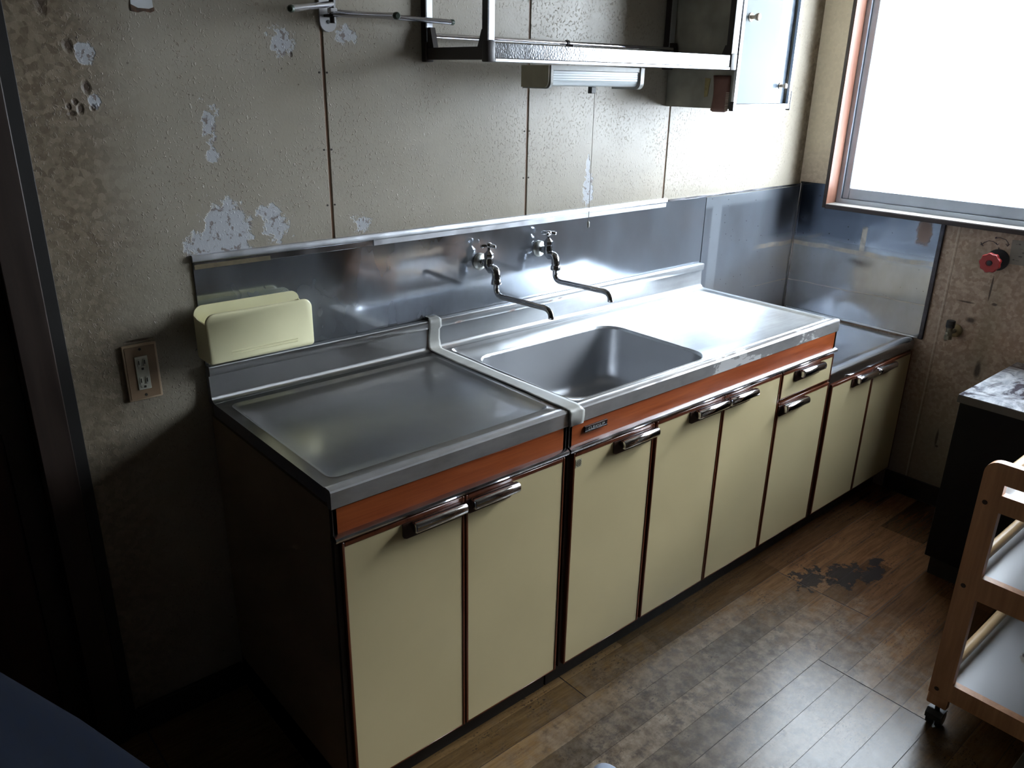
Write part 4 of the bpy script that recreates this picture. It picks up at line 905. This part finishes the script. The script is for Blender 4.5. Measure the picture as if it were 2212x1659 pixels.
MB().lathe((cx_, -0.685, 0.7025), (0, 0, 1), [(0, 0.0125), (0.001, 0.0145), (0.007, 0.0145), (0.008, 0.0138), (0.010, 0.0148), (0.024, 0.0142), (0.026, 0.012)], 18).obj('black_cap', MAT['blackplastic'], gc)

# --- black cabinet with marbled top
mb = NB('marbled_laminate'); nv = mb.noise(mb.objc, 5.0, 6, 0.65, 2.2); nv2 = mb.noise(mb.scale(mb.objc, (1, 2.4, 1)), 9.0, 5, 0.7, 1.5)
mb.set(Base_Color=mb.mix(mb.rng(nv, 0.46, 0.60), mb.mix(mb.rng(nv2, 0.40, 0.62), (0.372, 0.384, 0.396), (0.216, 0.228, 0.252)), (0.036, 0.033, 0.045)), Roughness=0.22); MAT['marble'] = mb.m
MAT['blackbody'] = plain('black_panel', (0.004, 0.004, 0.006), 0.45, 0, 0.05, 30, 0.18); MAT['topedge'] = plain('grey_edge', (0.096, 0.090, 0.084), 0.5)
bc = thing('low_cabinet', 'low black cabinet with marbled top by the window wall', 'cabinet', (2.16, -1.3, 0))
m = MB(); m.box(1.918, 2.398, -0.905, -1.85, 0.602, 0.624); m.obj('top_board', MAT['topedge'], bc, 0)
MB().box(1.9185, 2.3975, -0.9055, -1.8495, 0.624, 0.627, 0.0005, 1).obj('marbled_top', MAT['marble'], bc)
MB().box(1.924, 2.395, -0.912, -1.845, 0.064, 0.602, 0.001, 1).obj('cabinet_body', MAT['blackbody'], bc)
MB().box(1.934, 2.385, -0.928, -1.83, 0.0, 0.064).obj('plinth', MAT['kick'], bc)

# --- wooden trolley
MAT['pine'] = wood('trolley_wood', (0.423, 0.212, 0.110), (0.626, 0.336, 0.180), 0.4, 'Z', 0.8); MAT['rod'] = wood('rod_wood', (0.359, 0.234, 0.117), (0.468, 0.328, 0.179), 0.35, 'X'); MAT['plug'] = plain('dark_plug', (0.030, 0.012, 0.007), 0.5)
sh = NB('white_shelf'); snz = sh.noise(sh.pos, 30, 4, 0.6)
tear = sh.most([sh.blob((1.54, -1.335, 0.142), (0.04, 0.02, 0.08), 0.2, snz, 2.2), sh.blob((1.49, -1.36, 0.142), (0.06, 0.016, 0.08), 0.2, snz, 2.2)])
crk = sh.most([sh.blob((1.505, -1.41, 0.142), (0.05, 0.004, 0.08), 0.3, snz, 1.0), sh.blob((1.535, -1.325, 0.142), (0.012, 0.005, 0.08), 0.3, snz, 0.8), sh.blob((1.59, -1.34, 0.142), (0.01, 0.0025, 0.08), 0.4)])
sh.set(Base_Color=sh.mix(crk, sh.mix(sh.math('MULTIPLY', tear, 0.8), (0.372, 0.378, 0.390), (0.264, 0.228, 0.174)), (0.036, 0.027, 0.024)), Roughness=0.30); MAT['shelf'] = sh.m
tr_ = thing('kitchen_trolley', 'wooden kitchen trolley with white shelves on black casters', 'trolley', (1.55, -1.41, 0))
TY0, TY1 = -1.209, -1.605
def end(x0, x1):
    m = MB(); pw = 0.048; r = 0.030
    top = [(TY0, 0.685)] + [(TY0-r+r*math.cos(a_), 0.733-r+r*math.sin(a_)) for a_ in [i*PI/2/6 for i in range(7)]] + [(TY1+r+r*math.cos(a_), 0.733-r+r*math.sin(a_)) for a_ in [PI/2+i*PI/2/6 for i in range(7)]] + [(TY1, 0.685)]
    def pr(poly): m.prism(poly, 'x', x0, x1)
    pr(top); m.box(x0, x1, TY0, TY0-0.046, 0.660, 0.685); m.box(x0, x1, TY1, TY1+0.046, 0.660, 0.685); m.box(x0, x1, TY0, TY1, 0.618, 0.660)
    for a, s in ((TY0, -1), (TY1, 1)):
        m.box(x0, x1, a, a+s*pw, 0.448, 0.618); m.box(x0, x1, a, a+s*pw, 0.142, 0.388)
        m.box(x0, x1, a, a+s*pw, 0.062, 0.094, 0.004, 2)
    m.box(x0, x1, TY0, TY1, 0.388, 0.448); m.box(x0, x1, TY0, TY1, 0.094, 0.142)
    e = m.obj('end_frame', MAT['pine'], tr_)
    for z in (0.632, 0.412, 0.112):
        for y in (TY0-0.017, TY1+0.017):
            xx = x0 if x0 < 1.4 else x1; s = -1 if x0 < 1.4 else 1
            kid(MB().lathe((xx, y, z), (s, 0, 0), [(0, 0.0058), (0.0008, 0.005)], 12).obj('screw_plug', MAT['plug']), e)
end(1.249, 1.270); end(1.835, 1.856)
for z in (0.640, 0.432, 0.126):
    MB().box(1.270, 1.835, TY0-0.012, TY1+0.012, z-0.014, z, 0.001, 1).obj('shelf', MAT['shelf'], tr_)
    for y in (TY0-0.022, TY1+0.022): MB().cyl((1.270, y, z+0.032), (1.835, y, z+0.032), 0.0125, 16).obj('side_rod', MAT['rod'], tr_)
for x in (1.262, 1.843):
    for y in (TY0-0.026, TY1+0.026):
        m = MB(); m.cyl((x, y, 0.046), (x, y, 0.066), 0.006, 10)
        for s in (-1, 1): m.lathe((x+0.004, y+s*0.006, 0.0238), (0, s, 0), [(0, 0.0235), (0.010, 0.0235), (0.012, 0.018)], 20)
        m.prism([(x-0.020, 0.026), (x-0.021, 0.040), (x-0.010, 0.049), (x+0.012, 0.049), (x+0.024, 0.036), (x+0.012, 0.046), (x-0.010, 0.046)], 'y', y-0.019, y+0.019)
        m.obj('caster', MAT['blackplastic'], tr_)

# --- pale board edge under the trolley, shiny lid on the floor at the very front
MAT['board'] = plain('pale_grey_board', (0.270, 0.264, 0.270), 0.5)
tag(MB().box(1.20, 1.80, -1.418, -1.56, 0.0005, 0.012, 0.002, 1).obj('pale_board', MAT['board'], None), 'thin pale grey board lying on the floor under the wooden trolley', 'board')
lid = thing('slipper', 'pale blue slipper tip with dark rim on the floor before the doors', 'slipper', (0.50, -0.83, 0))
MAT['slip'] = plain('pale_blue_vinyl', (0.300, 0.348, 0.444), 0.25); MAT['sliprim'] = plain('navy_rim', (0.018, 0.018, 0.030), 0.5)
def sole(w_, z): return [(0.512+0.0-0.10+0.11*math.cos(t_)*(1 if math.cos(t_) > 0 else 1.0), -0.875+w_*math.sin(t_)*1.0, z) for t_ in [2*PI*i/28 for i in range(28)]]
def slip(k, z): 
    d = Vector((0.50, 0.86, 0)).normalized(); n_ = Vector((-d.y, d.x, 0)); c = Vector((0.446, -0.905, z))
    return [c + d*(0.128*k*math.cos(t_)) + n_*(0.048*k*math.sin(t_)) for t_ in [2*PI*i/28 for i in range(28)]]
MB().loops([slip(0.97, 0.001), slip(1.0, 0.004), slip(1.0, 0.012), slip(0.97, 0.015)]).obj('sole', MAT['sliprim'], lid)
def upper(k, z):
    d = Vector((0.50, 0.86, 0)).normalized(); n_ = Vector((-d.y, d.x, 0)); c = Vector((0.446, -0.905, z))
    return [c + d*(0.045+0.075*k*math.cos(t_)) + n_*(0.046*k*math.sin(t_)) for t_ in [2*PI*i/28 for i in range(28)]]
MB().loops([upper(1.0, 0.0155), upper(0.98, 0.024), upper(0.9, 0.036), upper(0.7, 0.046), upper(0.4, 0.051), upper(0.1, 0.052)], False, True).obj('upper', MAT['slip'], lid, 60)

# --- navy blanket over a stool at the lower left
MAT['navy'] = plain('navy_wool', (0.005, 0.0075, 0.015), 0.95, 0, 0.15, 60, 0.12)
m = MB(); n = 64; ls = []
bx, by = -0.80, -0.86
for z, r, fold in ((1.005, 0.02, 0), (1.004, 0.12, 0.0), (0.995, 0.17, 0.005), (0.965, 0.20, 0.01), (0.90, 0.235, 0.02), (0.75, 0.31, 0.05), (0.55, 0.40, 0.07), (0.30, 0.49, 0.09), (0.10, 0.56, 0.10), (0.004, 0.59, 0.11)):
    ls.append([(bx+r*(1+fold*math.sin(7*a_+0.6)+fold*0.4*math.sin(13*a_))*math.cos(a_), by+r*0.95*(1+fold*math.sin(7*a_+0.6)+fold*0.4*math.sin(13*a_))*math.sin(a_), z+0.004*math.sin(5*a_)*(z > 0.1)) for a_ in [2*PI*i/n for i in range(n)]])
m.loops(ls, True, True)
tag(m.obj('blanket', MAT['navy'], None, 60), 'dark navy blanket draped in a heap on the floor at lower left', 'blanket')
